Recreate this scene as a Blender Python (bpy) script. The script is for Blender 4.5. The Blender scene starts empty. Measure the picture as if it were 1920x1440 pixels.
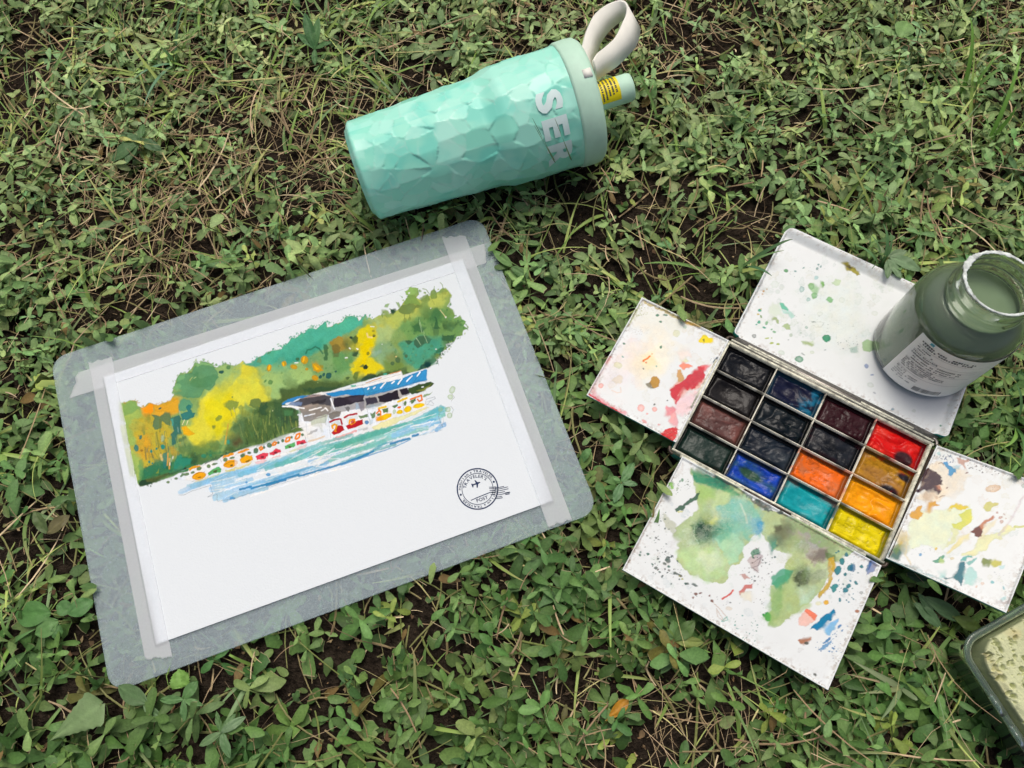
import bpy, bmesh, math, random
import numpy as np
from mathutils import Matrix, Vector

# ------------------------------------------------------------------ camera, sky, sun, exposure
SC = bpy.context.scene
COL = SC.collection
F = 1400.0                      # focal length in photo pixels (photo 1920 x 1440)
ZB = 0.014                      # top of the drawing board above the soil
CZ = ZB + 0.46                  # camera height
R3 = Matrix.Rotation(math.radians(18), 3, 'X') @ Matrix.Rotation(math.radians(-4), 3, 'Z')
cam = bpy.data.objects.new('camera', bpy.data.cameras.new('camera'))
COL.objects.link(cam)
cam.data.sensor_width = 36.0
cam.data.lens = F / 1920 * 36.0
cam.data.clip_start = 0.01
cam.data.clip_end = 200
cam.matrix_world = Matrix.Translation((0, 0, CZ)) @ R3.to_4x4()
SC.camera = cam

SUN_EL, SUN_AZ = 66, 8         # overcast: a broad soft sun, from beyond the jar
world = bpy.data.worlds.new('World'); SC.world = world; world.use_nodes = True
nt = world.node_tree
sky = nt.nodes.new('ShaderNodeTexSky'); sky.sky_type = 'NISHITA'; sky.sun_disc = False
sky.sun_elevation = math.radians(SUN_EL); sky.sun_rotation = math.radians(SUN_AZ)
sky.air_density = 0.7; sky.dust_density = 8.0; sky.ozone_density = 0.6
nt.links.new(sky.outputs[0], nt.nodes['Background'].inputs[0])
nt.nodes['Background'].inputs[1].default_value = 0.12
sun = bpy.data.objects.new('sun', bpy.data.lights.new('sun', 'SUN')); COL.objects.link(sun)
sun.data.energy = 1.5; sun.data.angle = math.radians(24); sun.data.color = (1.0, 0.965, 0.90)
_a, _e = math.radians(SUN_AZ), math.radians(SUN_EL)
sun.rotation_euler = Vector((math.sin(_a)*math.cos(_e), math.cos(_a)*math.cos(_e), math.sin(_e))).to_track_quat('Z', 'Y').to_euler()
SC.view_settings.view_transform = 'Standard'; SC.view_settings.look = 'None'
SC.view_settings.exposure = -0.30; SC.view_settings.gamma = 1.0
SC.view_settings.use_curve_mapping = False
SC.render.engine = 'CYCLES'
SC.cycles.max_bounces = 12; SC.cycles.diffuse_bounces = 8; SC.cycles.transmission_bounces = 12; SC.cycles.transparent_max_bounces = 12

# ------------------------------------------------------------------ geometry helpers
RN = np.array(R3)
def pt(x, y, z):
    """point of the ray through a photo pixel at height z"""
    d = RN @ np.array([(x-960)/F, -(y-720)/F, -1.0])
    return np.array([0, 0, CZ]) + d*((z-CZ)/d[2])
def ptplane(x, y, p0, n):
    d = RN @ np.array([(x-960)/F, -(y-720)/F, -1.0]); c = np.array([0, 0, CZ])
    return c + d*(np.dot(np.asarray(p0)-c, n)/np.dot(d, n))
def proj(P):
    q = (np.asarray(P, float) - np.array([0, 0, CZ])) @ RN
    return 960 + F*q[..., 0]/-q[..., 2], 720 - F*q[..., 1]/-q[..., 2]
def unit(v): v = np.asarray(v, float); return v/np.linalg.norm(v)

BASE = {}
def link(o, parent, loc):
    COL.objects.link(o)
    if parent is not None:
        o.parent = parent; pl = BASE[parent.name]
        BASE[o.name] = pl
    else:
        o.location = loc; BASE[o.name] = np.asarray(loc, float)
    return o
def tag(o, label=None, cat=None, group=None, kind=None):
    for k, v in (('label', label), ('category', cat), ('group', group), ('kind', kind)):
        if v: o[k] = v
    return o
def thing(name, label, cat, loc, group=None):
    o = bpy.data.objects.new(name, None); o.empty_display_size = 0.01
    link(o, None, [float(c) for c in loc]); return tag(o, label, cat, group)
def mesh(name, V, Fc, mats, parent=None, loc=None, smooth=False, col=None, midx=None):
    """V (n,3) world coordinates; Fc an (m,k) array or a list of such arrays"""
    V = np.asarray(V, float)
    if parent is not None: off = BASE[parent.name]
    else: off = np.asarray(loc if loc is not None else (V[:, 0].mean(), V[:, 1].mean(), V[:, 2].min()), float)
    if not isinstance(Fc, list): Fc = [np.asarray(Fc)]
    if Fc and not isinstance(Fc[0], np.ndarray):
        Fc = [np.array([f]) for f in Fc]
    me = bpy.data.meshes.new(name)
    loops = np.concatenate([f.ravel() for f in Fc]).astype(np.int32)
    tot = np.concatenate([np.full(len(f), f.shape[1]) for f in Fc])
    start = np.concatenate([[0], np.cumsum(tot)[:-1]]).astype(np.int32)
    me.vertices.add(len(V)); me.vertices.foreach_set('co', (V-off).astype(np.float32).ravel())
    me.loops.add(len(loops)); me.loops.foreach_set('vertex_index', loops)
    me.polygons.add(len(tot)); me.polygons.foreach_set('loop_start', start)
    if midx is not None: me.polygons.foreach_set('material_index', np.asarray(midx, np.int32))
    if not isinstance(mats, (list, tuple)): mats = [mats]
    for m in mats: me.materials.append(m)
    me.update(calc_edges=True); me.validate()
    if smooth: me.polygons.foreach_set('use_smooth', np.ones(len(me.polygons), bool))
    if col is not None:
        c = np.ones((len(V), 4), np.float32); c[:, :3] = col
        a = me.color_attributes.new('tint', 'FLOAT_COLOR', 'POINT'); a.data.foreach_set('color', c.ravel())
    o = bpy.data.objects.new(name, me)
    return link(o, parent, [float(c) for c in off])
def gridf(nx, ny, wrap=False):
    i = np.arange(nx if wrap else nx-1); j = np.arange(ny-1)
    I, J = np.meshgrid(i, j); I2 = (I+1) % nx
    return np.stack([J*nx+I, J*nx+I2, (J+1)*nx+I2, (J+1)*nx+I], -1).reshape(-1, 4)
def frame(axis):
    a = unit(axis); h = np.array([0, 0, 1.]) if abs(a[2]) < .9 else np.array([1., 0, 0])
    u = unit(np.cross(h, a)); return u, np.cross(a, u), a
def lathe(prof, O, axis, n=64, u=None):
    """profile [(r,h)..] turned about axis through O -> V, quads (open)"""
    U, W, A = frame(axis)
    if u is not None: U = unit(np.asarray(u)-np.dot(u, A)*A); W = np.cross(A, U)
    th = np.linspace(0, 2*np.pi, n, endpoint=False); P = np.asarray(prof, float)
    V = (np.asarray(O)[None, None] + P[:, 1][:, None, None]*A + P[:, 0][:, None, None]*(np.cos(th)[None, :, None]*U + np.sin(th)[None, :, None]*W))
    return V.reshape(-1, 3), gridf(n, len(P), True)
def tubev(path, rad, n=6):
    path = np.asarray(path, float); m = len(path); rad = np.broadcast_to(rad, m)
    T = np.gradient(path, axis=0); V = []
    up = np.array([0, 0, 1.]) if abs(unit(T[0])[2]) < .9 else np.array([1., 0, 0])
    for k in range(m):
        t = unit(T[k]); s = unit(np.cross(up, t)); w = np.cross(t, s)
        up = w if abs(np.dot(w, up)) > .2 else up
        for q in range(n):
            a = 2*np.pi*q/n; V.append(path[k] + rad[k]*(np.cos(a)*s + np.sin(a)*w))
    return np.array(V), [gridf(n, m, True), np.array([list(range(n))[::-1]]), np.array([[(m-1)*n+q for q in range(n)]])]
def boxv(O, U, V, W, a, b, c):
    """box with corner O and edges a*U, b*V, c*W"""
    O = np.asarray(O, float); P = [O+i*a*U+j*b*V+k*c*W for k in (0, 1) for j in (0, 1) for i in (0, 1)]
    return np.array(P), np.array([[0, 2, 3, 1], [4, 5, 7, 6], [0, 1, 5, 4], [2, 6, 7, 3], [0, 4, 6, 2], [1, 3, 7, 5]])
def prism(P, n, h):
    """outline P (k,3) extruded by h along n, bottom at P"""
    P = np.asarray(P, float); k = len(P); V = np.concatenate([P, P+h*np.asarray(n)])
    i = np.arange(k); j = (i+1) % k
    return V, [np.array([np.arange(k)[::-1]]), np.array([np.arange(k)+k]), np.stack([i, j, j+k, i+k], -1)]
def join(parts):
    V, Fs, b = [], [], 0
    for v, f in parts:
        V.append(v)
        for q in (f if isinstance(f, list) else [f]): Fs.append(np.asarray(q)+b)
        b += len(v)
    return np.concatenate(V), Fs

# ------------------------------------------------------------------ noise and colour
def _h(i, j, s):
    n = (i*374761393 + j*668265263 + s*974634541) & 0x7fffffff
    n = ((n ^ (n >> 13))*1274126177) & 0x7fffffff
    return ((n ^ (n >> 16)) & 0xffff)/65535.0
def vn(x, y, s=0):
    xi = np.floor(x).astype(np.int64); yi = np.floor(y).astype(np.int64)
    fx = x-xi; fy = y-yi; fx = fx*fx*(3-2*fx); fy = fy*fy*(3-2*fy)
    a = _h(xi, yi, s); b = _h(xi+1, yi, s); c = _h(xi, yi+1, s); d = _h(xi+1, yi+1, s)
    return (a+(b-a)*fx)*(1-fy) + (c+(d-c)*fx)*fy
def fbm(x, y, s=0, o=3):
    r = 0; a = .5; t = 0
    for k in range(o):
        r = r + a*vn(x, y, s+k*17); t += a; x = x*2.03+11.3; y = y*2.03+5.7; a *= .5
    return r/t
def lin(c):
    c = np.asarray(c, float); return np.where(c <= .04045, c/12.92, ((c+.055)/1.055)**2.4)
WB = np.array([1.0, 1.0, 1.0])
def hx(s):
    s = s.lstrip('#'); return lin([int(s[i:i+2], 16)/255 for i in (0, 2, 4)])*WB
def sstep(a, b, x):
    t = np.clip((x-a)/(b-a), 0, 1); return t*t*(3-2*t)

# ------------------------------------------------------------------ materials
def mat(name, color=(.5, .5, .5), rough=.5, spec=.5, metal=0, attr=False, bump=None, vary=None, trans=0, ior=1.45, coat=0, translucent=0, clear=0, sheen=0, sss=0):
    m = bpy.data.materials.new(name); m.use_nodes = True; t = m.node_tree; N = t.nodes; L = t.links
    b = N['Principled BSDF']; out = N['Material Output']
    b.inputs['Roughness'].default_value = rough; b.inputs['Specular IOR Level'].default_value = spec
    b.inputs['Metallic'].default_value = metal; b.inputs['IOR'].default_value = ior
    b.inputs['Transmission Weight'].default_value = trans; b.inputs['Coat Weight'].default_value = coat
    b.inputs['Coat Roughness'].default_value = .08
    if sss:
        b.inputs['Subsurface Weight'].default_value = sss; b.inputs['Subsurface Radius'].default_value = (.004, .004, .004); b.inputs['Subsurface Scale'].default_value = 1.0
    tc = N.new('ShaderNodeTexCoord')
    if attr:
        a = N.new('ShaderNodeAttribute'); a.attribute_name = 'tint'; src = a.outputs['Color']
    else:
        rgb = N.new('ShaderNodeRGB'); rgb.outputs[0].default_value = (*[float(c) for c in color], 1); src = rgb.outputs[0]
    if vary:                       # (scale, amount): gentle uneven colour
        nz = N.new('ShaderNodeTexNoise'); nz.inputs['Scale'].default_value = vary[0]; nz.inputs['Detail'].default_value = 5
        L.new(tc.outputs['Object'], nz.inputs['Vector'])
        mr = N.new('ShaderNodeMapRange'); mr.inputs[1].default_value = .25; mr.inputs[2].default_value = .75
        mr.inputs[3].default_value = 1-vary[1]; mr.inputs[4].default_value = 1+vary[1]
        L.new(nz.outputs['Fac'], mr.inputs[0])
        mx = N.new('ShaderNodeVectorMath'); mx.operation = 'SCALE'
        L.new(src, mx.inputs[0]); L.new(mr.outputs[0], mx.inputs['Scale']); src = mx.outputs[0]
    L.new(src, b.inputs['Base Color'])
    if bump:                       # (scale, distance)
        nz = N.new('ShaderNodeTexNoise'); nz.inputs['Scale'].default_value = bump[0]; nz.inputs['Detail'].default_value = 4
        L.new(tc.outputs['Object'], nz.inputs['Vector'])
        bp = N.new('ShaderNodeBump'); bp.inputs['Distance'].default_value = bump[1]; bp.inputs['Strength'].default_value = 1
        L.new(nz.outputs['Fac'], bp.inputs['Height']); L.new(bp.outputs[0], b.inputs['Normal'])
    sh = b.outputs[0]
    if translucent:
        tl = N.new('ShaderNodeBsdfTranslucent'); L.new(src, tl.inputs[0])
        mx = N.new('ShaderNodeMixShader'); mx.inputs[0].default_value = translucent
        L.new(sh, mx.inputs[1]); L.new(tl.outputs[0], mx.inputs[2]); sh = mx.outputs[0]
    if clear:
        tp = N.new('ShaderNodeBsdfTransparent'); mx = N.new('ShaderNodeMixShader'); mx.inputs[0].default_value = clear
        L.new(sh, mx.inputs[1]); L.new(tp.outputs[0], mx.inputs[2]); sh = mx.outputs[0]
    L.new(sh, out.inputs[0])
    return m

# ------------------------------------------------------------------ a small watercolour painter
def coords(s):
    if isinstance(s, str):
        return np.array([[float(c) for c in p.split(',')] for p in s.split()])
    return np.asarray(s, float)
class Paint:
    """lays washes, dabs and strokes into the colours of a surface's vertices"""
    def __init__(self, X, Y, base):
        self.X = X.ravel(); self.Y = Y.ravel(); self.C = np.tile(np.asarray(base, float), (self.X.size, 1))
        self.g = fbm(self.X/2.2, self.Y/2.2, 91, 2)-.5; self.seed = 1; self.off = (0, 0, 1.); self.clip = None; self.k = 1.0; self.bleed = 3.0
        self.lf = sstep(.52, .78, fbm(self.X/21, self.Y/21, 37)); self.pool = fbm(self.X/13, self.Y/13, 53)-.5; self.hue = fbm(self.X/17, self.Y/17, 67)-.5
    def o(self, x, y, s): self.off = (x, y, s); return self
    def P(self, s):
        p = coords(s).copy(); p[:, :2] = p[:, :2]/self.off[2] + np.array(self.off[:2]); return p
    def near(self, p, m):
        return np.nonzero((self.X > p[:, 0].min()-m) & (self.X < p[:, 0].max()+m) & (self.Y > p[:, 1].min()-m) & (self.Y < p[:, 1].max()+m))[0]
    def warp(self, x, y, w, sc):
        self.seed += 3; w = w*self.k; sc = sc*self.k**.3
        return x+w*(fbm(x/sc, y/sc, self.seed)-.5)*2, y+w*(fbm(x/sc, y/sc, self.seed+500)-.5)*2
    def sd(self, x, y, p):
        d = np.full(x.shape, 1e9); ins = np.zeros(x.shape, bool); n = len(p)
        for i in range(n):
            ax, ay = p[i, :2]; bx, by = p[(i+1) % n, :2]; ex, ey = bx-ax, by-ay; l = ex*ex+ey*ey+1e-9
            t = np.clip(((x-ax)*ex+(y-ay)*ey)/l, 0, 1); d = np.minimum(d, (x-ax-t*ex)**2+(y-ay-t*ey)**2)
            if abs(ey) > 1e-9:
                c = (ay > y) != (by > y); ins ^= c & (x < ex*(y-ay)/ey+ax)
        d = np.sqrt(d); return np.where(ins, d, -d)
    def put(self, ix, al, col, edge=0, sd=None, gran=.12):
        if self.clip is not None: al = al*self.clip[ix]
        c = hx(col) if isinstance(col, str) else np.asarray(col)
        c = np.tile(c, (len(ix), 1))
        if edge: c = c*(1-edge*np.exp(-np.maximum(sd, 0)/1.1))[:, None]
        c = c*(1+gran*2*self.g[ix]+gran*2.2*self.pool[ix])[:, None]*(1+gran*2.2*self.hue[ix][:, None]*np.array([1., .1, -1.2]))
        self.C[ix] = self.C[ix]*(1-al[:, None]) + c*al[:, None]
    def w(self, col, pts, a=1., soft=.9, warp=2.4, sc=7., edge=.18, gran=.085):
        p = self.P(pts); ix = self.near(p, soft*2*(1+self.bleed)+warp*2*self.k+2)
        if not len(ix): return self
        x, y = self.warp(self.X[ix], self.Y[ix], warp, sc); s = self.sd(x, y, p)
        so = soft*(1+self.bleed*self.lf[ix]); self.put(ix, sstep(-so, so, s)*a, col, edge, s, gran); return self
    def mask(self, pts, soft=.7, warp=2., sc=9.):
        m = np.zeros(self.X.size); p = self.P(pts); ix = self.near(p, 12)
        x, y = self.warp(self.X[ix], self.Y[ix], warp, sc); m[ix] = sstep(-soft, soft, self.sd(x, y, p)); return m
    def d(self, col, items, a=1., soft=.5, warp=.8, edge=.2, ring=0):
        """ellipses 'x,y,rx,ry,rot'"""
        for it in (items.split() if isinstance(items, str) else items):
            v = [float(c) for c in it.split(',')] if isinstance(it, str) else list(it)
            x0, y0 = v[0]/self.off[2]+self.off[0], v[1]/self.off[2]+self.off[1]
            rx = v[2]/self.off[2]; ry = (v[3] if len(v) > 3 else v[2])/self.off[2]; r = math.radians(v[4] if len(v) > 4 else 0)
            ix = self.near(np.array([[x0, y0]]), max(rx, ry)+3+warp*2)
            if not len(ix): continue
            x, y = self.warp(self.X[ix], self.Y[ix], warp, 4.); x = x-x0; y = y-y0
            u = (x*math.cos(r)+y*math.sin(r))/rx; w = (-x*math.sin(r)+y*math.cos(r))/ry
            s = (1-np.sqrt(u*u+w*w))*min(rx, ry)
            al = sstep(-soft, soft, s)*a
            if ring: al = al*(.25+.75*np.exp(-np.maximum(s, 0)/ring))
            self.put(ix, al, col, edge, s)
        return self
    def l(self, col, pts, wd, a=1., soft=.5, warp=.5, gran=.12):
        for one in (pts.split(';') if isinstance(pts, str) else pts):
            p = self.P(one); ix = self.near(p, wd+3)
            if not len(ix): continue
            x, y = self.warp(self.X[ix], self.Y[ix], warp, 5.); dm = np.full(x.shape, 1e9)
            for i in range(len(p)-1):
                ax, ay = p[i, :2]; ex, ey = p[i+1, :2]-p[i, :2]; t = np.clip(((x-ax)*ex+(y-ay)*ey)/(ex*ex+ey*ey+1e-9), 0, 1)
                dm = np.minimum(dm, (x-ax-t*ex)**2+(y-ay-t*ey)**2)
            self.put(ix, sstep(-soft, soft, wd/2-np.sqrt(dm))*a, col, 0, None, gran)
        return self
    def spat(self, seed, n, pts, r, cols, a=.9):
        rg = random.Random(seed); p = self.P(pts); old = self.off; self.off = (0, 0, 1.)
        x0, y0 = p[:, 0].min(), p[:, 1].min(); x1, y1 = p[:, 0].max(), p[:, 1].max(); k = 0
        for _ in range(n*6):
            x, y = rg.uniform(x0, x1), rg.uniform(y0, y1)
            if self.sd(np.array([x]), np.array([y]), p)[0] < 0: continue
            q = r[0]+(r[1]-r[0])*rg.random()**2.5
            self.d(rg.choice(cols), [(x, y, q, q*rg.uniform(.55, 1), rg.uniform(0, 180))], a, .45, q*.3); k += 1
            if k >= n: break
        self.off = old; return self
    def streaks(self, seed, n, pts, ln, wd, cols, ang, a=.7):
        rg = random.Random(seed); p = self.P(pts); old = self.off; self.off = (0, 0, 1.)
        for _ in range(n*4):
            x, y = rg.uniform(p[:, 0].min(), p[:, 0].max()), rg.uniform(p[:, 1].min(), p[:, 1].max())
            if self.sd(np.array([x]), np.array([y]), p)[0] < 0: continue
            L = rg.uniform(*ln); t = math.radians(ang+rg.gauss(0, 9)); self.l(rg.choice(cols), [f"{x},{y} {x+L*math.cos(t)},{y+L*math.sin(t)}"], rg.uniform(*wd), a*rg.uniform(.4, 1), .7, 1.2); n -= 1
            if n <= 0: break
        self.off = old; return self
    def rings(self, seed, n, pts, r, cols, a=.5):
        rg = random.Random(seed); p = self.P(pts); old = self.off; self.off = (0, 0, 1.)
        for _ in range(n*5):
            x, y = rg.uniform(p[:, 0].min(), p[:, 0].max()), rg.uniform(p[:, 1].min(), p[:, 1].max())
            if self.sd(np.array([x]), np.array([y]), p)[0] < 0: continue
            q = rg.uniform(*r); self.d(rg.choice(cols), [(x, y, q, q*rg.uniform(.5, 1), rg.uniform(0, 180))], a*rg.uniform(.4, 1), .8, q*.45, .1, 1.2); n -= 1
            if n <= 0: break
        self.off = old; return self
    def fringe(self, seed, n, pts, r, cols, off=2.5, a=.95):
        rg = random.Random(seed); p = self.P(pts); L = np.concatenate([[0], np.cumsum(np.hypot(*np.diff(p[:, :2], axis=0).T))]); old = self.off; self.off = (0, 0, 1.)
        for _ in range(n):
            t = rg.uniform(0, L[-1]); x, y = np.interp(t, L, p[:, 0]), np.interp(t, L, p[:, 1]); q = rg.uniform(*r)
            self.d(rg.choice(cols), [(x+rg.gauss(0, off), y+rg.gauss(0, off), q, q*rg.uniform(.35, .8), rg.uniform(0, 180))], a*rg.uniform(.6, 1), .6, q*.4)
        self.off = old; return self
    def mottle(self, pts, amp, sc, seed, soft=3):
        m = self.mask(pts, soft, 2); n = fbm(self.X/sc, self.Y/sc, seed, 4)-.5
        if self.clip is not None: m = m*self.clip
        self.C *= (1+amp*2*n*m)[:, None]; return self
# ------------------------------------------------------------------ the watercolour on the sheet
def paint_paper(p):
    p.o(200, 500, 2.743)
    S = ("78,705 120,688 150,690 160,715 185,724 215,700 245,708 265,712 295,700 330,688 345,660 336,640 352,612 358,575 380,545 412,548 436,525 455,492 478,500 500,487 530,495 "
         "556,520 580,512 612,498 640,506 662,512 690,492 702,482 716,500 745,495 775,468 800,458 830,442 852,432 900,424 912,398 922,404 940,383 952,362 966,370 982,362 1000,345 1020,342 "
         "1034,320 1052,316 1078,322 1098,304 1128,283 1134,312 1160,308 1178,292 1192,296 1214,282 1232,256 1262,254 1288,262 1296,280 1318,258 1332,247 1340,262 1356,262 1366,272 1400,250 1450,246 "
         "1500,222 1530,178 1552,150 1548,118 1566,104 1600,112 1606,140 1594,160 1620,172 1650,152 1690,138 1726,110 1748,112 1770,140 1766,180 1750,204 1780,222 1790,250 1786,268 1818,252 1830,272 "
         "1848,282 1836,304 1856,318 1832,330 1830,352 1800,360 1788,384 1760,394 1744,400 1748,424 1730,436 1712,450 1690,470 1700,482 1650,520 1600,540 1525,566 1510,540 1420,560 1240,612 1150,640 1030,662 905,702 "
         "990,742 1000,792 1012,832 968,850 900,882 830,912 740,932 600,972 580,992 500,1012 420,1052 330,1082 270,1102 200,1126 172,1132 158,1112 148,1060 124,950 100,820 88,760")
    # pale bleed beyond the tape edge on the left
    p.w('B9CC93', "60,700 85,700 100,760 96,800 70,790", .75, 1.2).w('BCCB8C', "70,815 96,810 118,900 112,920 80,915 64,860", .8, .8).w('BCCB8C', "84,935 118,930 140,1010 146,1075 120,1080 104,1000", .85, .8)
    p.w('86A55E', S, 1, .6, 1.6, 6)
    p.clip = p.mask(S, .6, .8, 6); p.bleed = 7.0
    q = dict(soft=5, warp=7, sc=14, edge=0)
    p.w('9FB95C', "70,690 165,690 190,800 175,950 170,1120 110,960", **q)
    p.w('BDAE3C', "130,790 230,750 340,790 310,1000 205,1060 150,930", **q)
    p.w('DDAA35', "240,695 372,672 372,745 300,775 230,765", **q)
    p.w('C9A336', "150,880 215,860 240,960 190,1010 150,960", **q)
    p.w('8DB26A', "360,690 460,690 480,800 400,860 380,760", **q)
    p.w('9ABB70', "545,500 690,500 700,600 630,640 545,650 500,660", **q)
    p.w('9CBF74', "770,500 1010,470 1090,570 1000,610 905,650 870,740 820,620", **q)
    p.w('D9D544', "688,486 770,515 796,600 840,680 800,740 720,700 640,800 600,880 540,930 470,950 420,890 395,820 470,770 478,690 560,622 640,600 680,560", **q)
    p.w('DDD423', "500,700 640,640 660,760 610,850 560,870 500,790", **q)
    p.w('4FB092', "700,500 850,415 940,375 1040,310 1130,275 1240,250 1340,245 1310,300 1190,370 1120,430 1000,490 900,505 800,512", soft=3, warp=4, sc=12, edge=.05)
    p.w('3C9A80', "860,490 1000,430 1120,370 1120,420 1000,480 900,510", .7, **q)
    p.w('7BA468', "1000,490 1150,400 1255,400 1285,520 1200,590 1080,575", **q)
    p.w('5B9352', "1150,440 1260,430 1270,520 1180,560", .7, **q)
    p.w('9E8A3C', "1148,385 1195,352 1250,372 1245,430 1170,445", soft=1.5, warp=3, sc=8, edge=.1)
    p.w('A9C07A', "1330,270 1400,250 1480,300 1440,480 1400,500 1380,350", **q)
    p.w('B3C05E', "1390,260 1550,170 1770,120 1770,215 1700,290 1560,300 1470,310", **q)
    p.w('D9CB1F', "1290,330 1345,298 1392,320 1382,400 1352,460 1425,520 1380,552 1280,565 1250,530 1302,450 1280,395", soft=3, warp=5, sc=10, edge=0)
    p.w('E3CC08', "1300,400 1370,350 1370,430 1340,470 1330,540 1310,540 1315,450", soft=3, warp=4, sc=10, edge=0)
    p.w('6E9A58', "1560,270 1650,215 1760,200 1860,300 1790,390 1650,430 1550,380 1500,320", **q)
    p.w('4F8048', "1640,230 1700,215 1745,260 1700,300 1650,290", .8, **q)
    p.w('4C9C7E', "1500,400 1620,350 1720,370 1730,410 1690,490 1580,530 1520,490", **q)
    p.w('7CA378', "1360,420 1440,380 1500,440 1480,510 1420,520", .8, **q)
    p.w('6E8B44', "1420,480 1520,450 1540,530 1440,550", .9, **q)
    p.w('4C6338', "900,630 1040,580 1250,590 1150,650 1010,668 890,705", soft=4, warp=6, sc=12, edge=0)
    p.w('2F4F38', "1000,630 1150,618 1300,590 1240,615 1040,662", .8, soft=3, warp=4, edge=0)
    p.w('3E5433', "1300,585 1340,560 1430,545 1540,520 1560,550 1420,575", .95, soft=3, warp=4, edge=0)
    p.w('1D4B45', "1610,520 1650,490 1700,470 1700,510 1600,545", .95, soft=2, warp=4, edge=0)
    p.w('4F6B3B', "600,960 650,830 700,770 790,715 860,690 990,725 1010,830 960,850 830,915 700,940", soft=5, warp=8, sc=12, edge=0)
    p.w('35503A', "900,700 980,730 1000,800 900,820 870,760", .8, **q)
    p.w('3C7D50', "165,1110 180,1040 260,1020 330,1000 400,970 500,935 600,950 500,1012 330,1084 200,1128", soft=4, warp=5, edge=0)
    p.w('6A8A46', "420,930 520,900 570,930 500,970 430,980", .9, **q)
    p.mottle(S, .14, 24, 5).mottle(S, .05, 5, 8)
    p.spat(101, 130, "640,800 860,690 1000,740 1000,830 830,910 620,960", (.8, 3.2), ['3F5A34', '5F7A40', '74904A', '2F4A34', '48703F'], .5)
    p.streaks(102, 90, "640,860 740,740 860,700 990,740 1000,800 830,890 640,930", (8, 26), (.8, 2.2), ['6F8A45', '3A5530', '8E9C50', '2A4433', '9AA65A', '4F7A48'], 82)
    p.spat(103, 110, "1400,420 1560,280 1820,240 1840,330 1700,460 1560,520", (.8, 3.6), ['3C6E40', '4E8A4A', '2E5A40', '77A060', '58906A'], .45)
    p.spat(104, 60, "760,520 1000,480 1270,420 1270,560 900,640", (.8, 3.2), ['7FA860', '5C8C50', '9CBC78', '4A7A48'], .45)
    p.spat(105, 90, "130,800 320,760 420,880 330,1000 180,1060", (.8, 3.4), ['8A9440', 'B89A34', '6A8448', 'D0A63C', '4F7A58'], .5)
    p.streaks(106, 60, "180,850 420,800 420,960 200,1040", (8, 24), (.8, 2.4), ['4E7048', '2F6E66', '7E8C44', 'C8A038', '3A5E48'], 80)
    p.spat(107, 70, "200,1030 420,960 600,940 500,1000 240,1090", (.8, 3.0), ['2E6E54', '3F8060', '28503C', '5A7E44'], .5)
    p.spat(108, 50, "360,620 470,520 570,540 540,620 420,680", (1, 4), ['5A9464', '6EA674', '4A8458', '84B47C'], .4)
    p.clip = None
    p.fringe(201, 70, "345,660 336,640 352,612 358,575 380,545 412,548 436,525 455,492 500,487 530,495 556,520 612,498 662,512", (.8, 3.), ['7FAE72', '8FB87A', '6A9C66', 'A4C288'])
    p.fringe(202, 110, "745,495 800,458 852,432 912,398 952,362 1000,345 1052,316 1128,283 1178,292 1232,256 1288,262 1332,247 1366,272", (.8, 2.8), ['4FAE90', '63B894', '44A084', '86C0A0'])
    p.fringe(203, 90, "1400,250 1500,222 1552,150 1600,112 1650,152 1726,110 1770,140 1750,204 1790,250 1830,272 1856,318 1800,360 1748,424 1700,482", (.8, 3.), ['A4B860', '7F9E50', '5E9848', '4A8444', '8FAE58'])
    p.fringe(204, 40, "1740,420 1760,394 1800,362 1700,470 1690,500", (.7, 2.4), ['2E5E44', '3F7448', '234A3E'])
    p.fringe(205, 40, "78,705 150,690 185,724 245,708 330,688", (.7, 2.2), ['9DB65A', 'D9A63A', 'C0A848'], 1.5)
    p.fringe(206, 60, "200,1126 330,1082 500,1012 600,972 830,912 1000,835", (.8, 2.6), ['2B4734', '3F6B45', '2F5A40', '4F6A38'], 2)
    p.clip = p.mask(S, 2.0, .8, 6)
    # details of the woods, left part
    p.o(220, 660, 8)
    p.w('7DA85E', "60,790 130,770 180,750 210,700 255,694 275,720 280,800 330,850 250,900 100,960", .9, 2, 2)
    p.w('F59A1C', "350,840 420,830 470,770 520,752 545,790 540,900 490,940 380,930", 1, 2.2, 2, edge=.05)
    p.w('DDA62E', "540,790 600,780 690,795 740,740 830,690 915,690 915,900 830,900 800,940 700,890 560,900", .9, 1.2, 2)
    p.w('BE9A2C', "740,740 830,690 900,700 860,740 800,760 740,800", .6, 1)
    p.w('5F9668', "890,400 950,340 1040,320 1110,310 1150,240 1190,200 1190,150 1260,140 1330,150 1400,170 1450,240 1510,300 1520,390 1480,440 1440,540 1380,580 1300,560 1270,640 1210,690 1050,690 960,660 860,650 840,610 940,580 900,520 850,480 890,450", .95, .7, 2, edge=.2)
    p.w('79AF72', "890,400 950,340 1020,330 990,420 900,450", .8).w('79AF72', "850,480 940,470 980,500 900,600 850,560", .8)
    p.w('4C8658', "1100,330 1200,300 1230,400 1330,370 1480,340 1500,400 1420,520 1250,540 1120,520 1090,450 1180,370", .55, 1.5, 3)
    p.w('8ABF7C', "1180,160 1300,150 1420,190 1420,210 1300,190 1190,220", .8, 1).l('B7C77A', "1085,430 1125,375", .9).l('A9CC8E', "1150,395 1180,375", 1.2)
    p.w('8DB56A', "780,370 830,310 885,310 880,380 830,435 790,410", 1, .5).w('82AD6E', "725,450 760,430 780,460 760,480 730,470", 1, .5)
    p.w('9CBB78', "670,520 710,500 740,530 710,580 670,560", .9, .8).w('8CB06E', "700,630 740,590 810,575 840,620 780,670 720,660", .9, .8)
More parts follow.
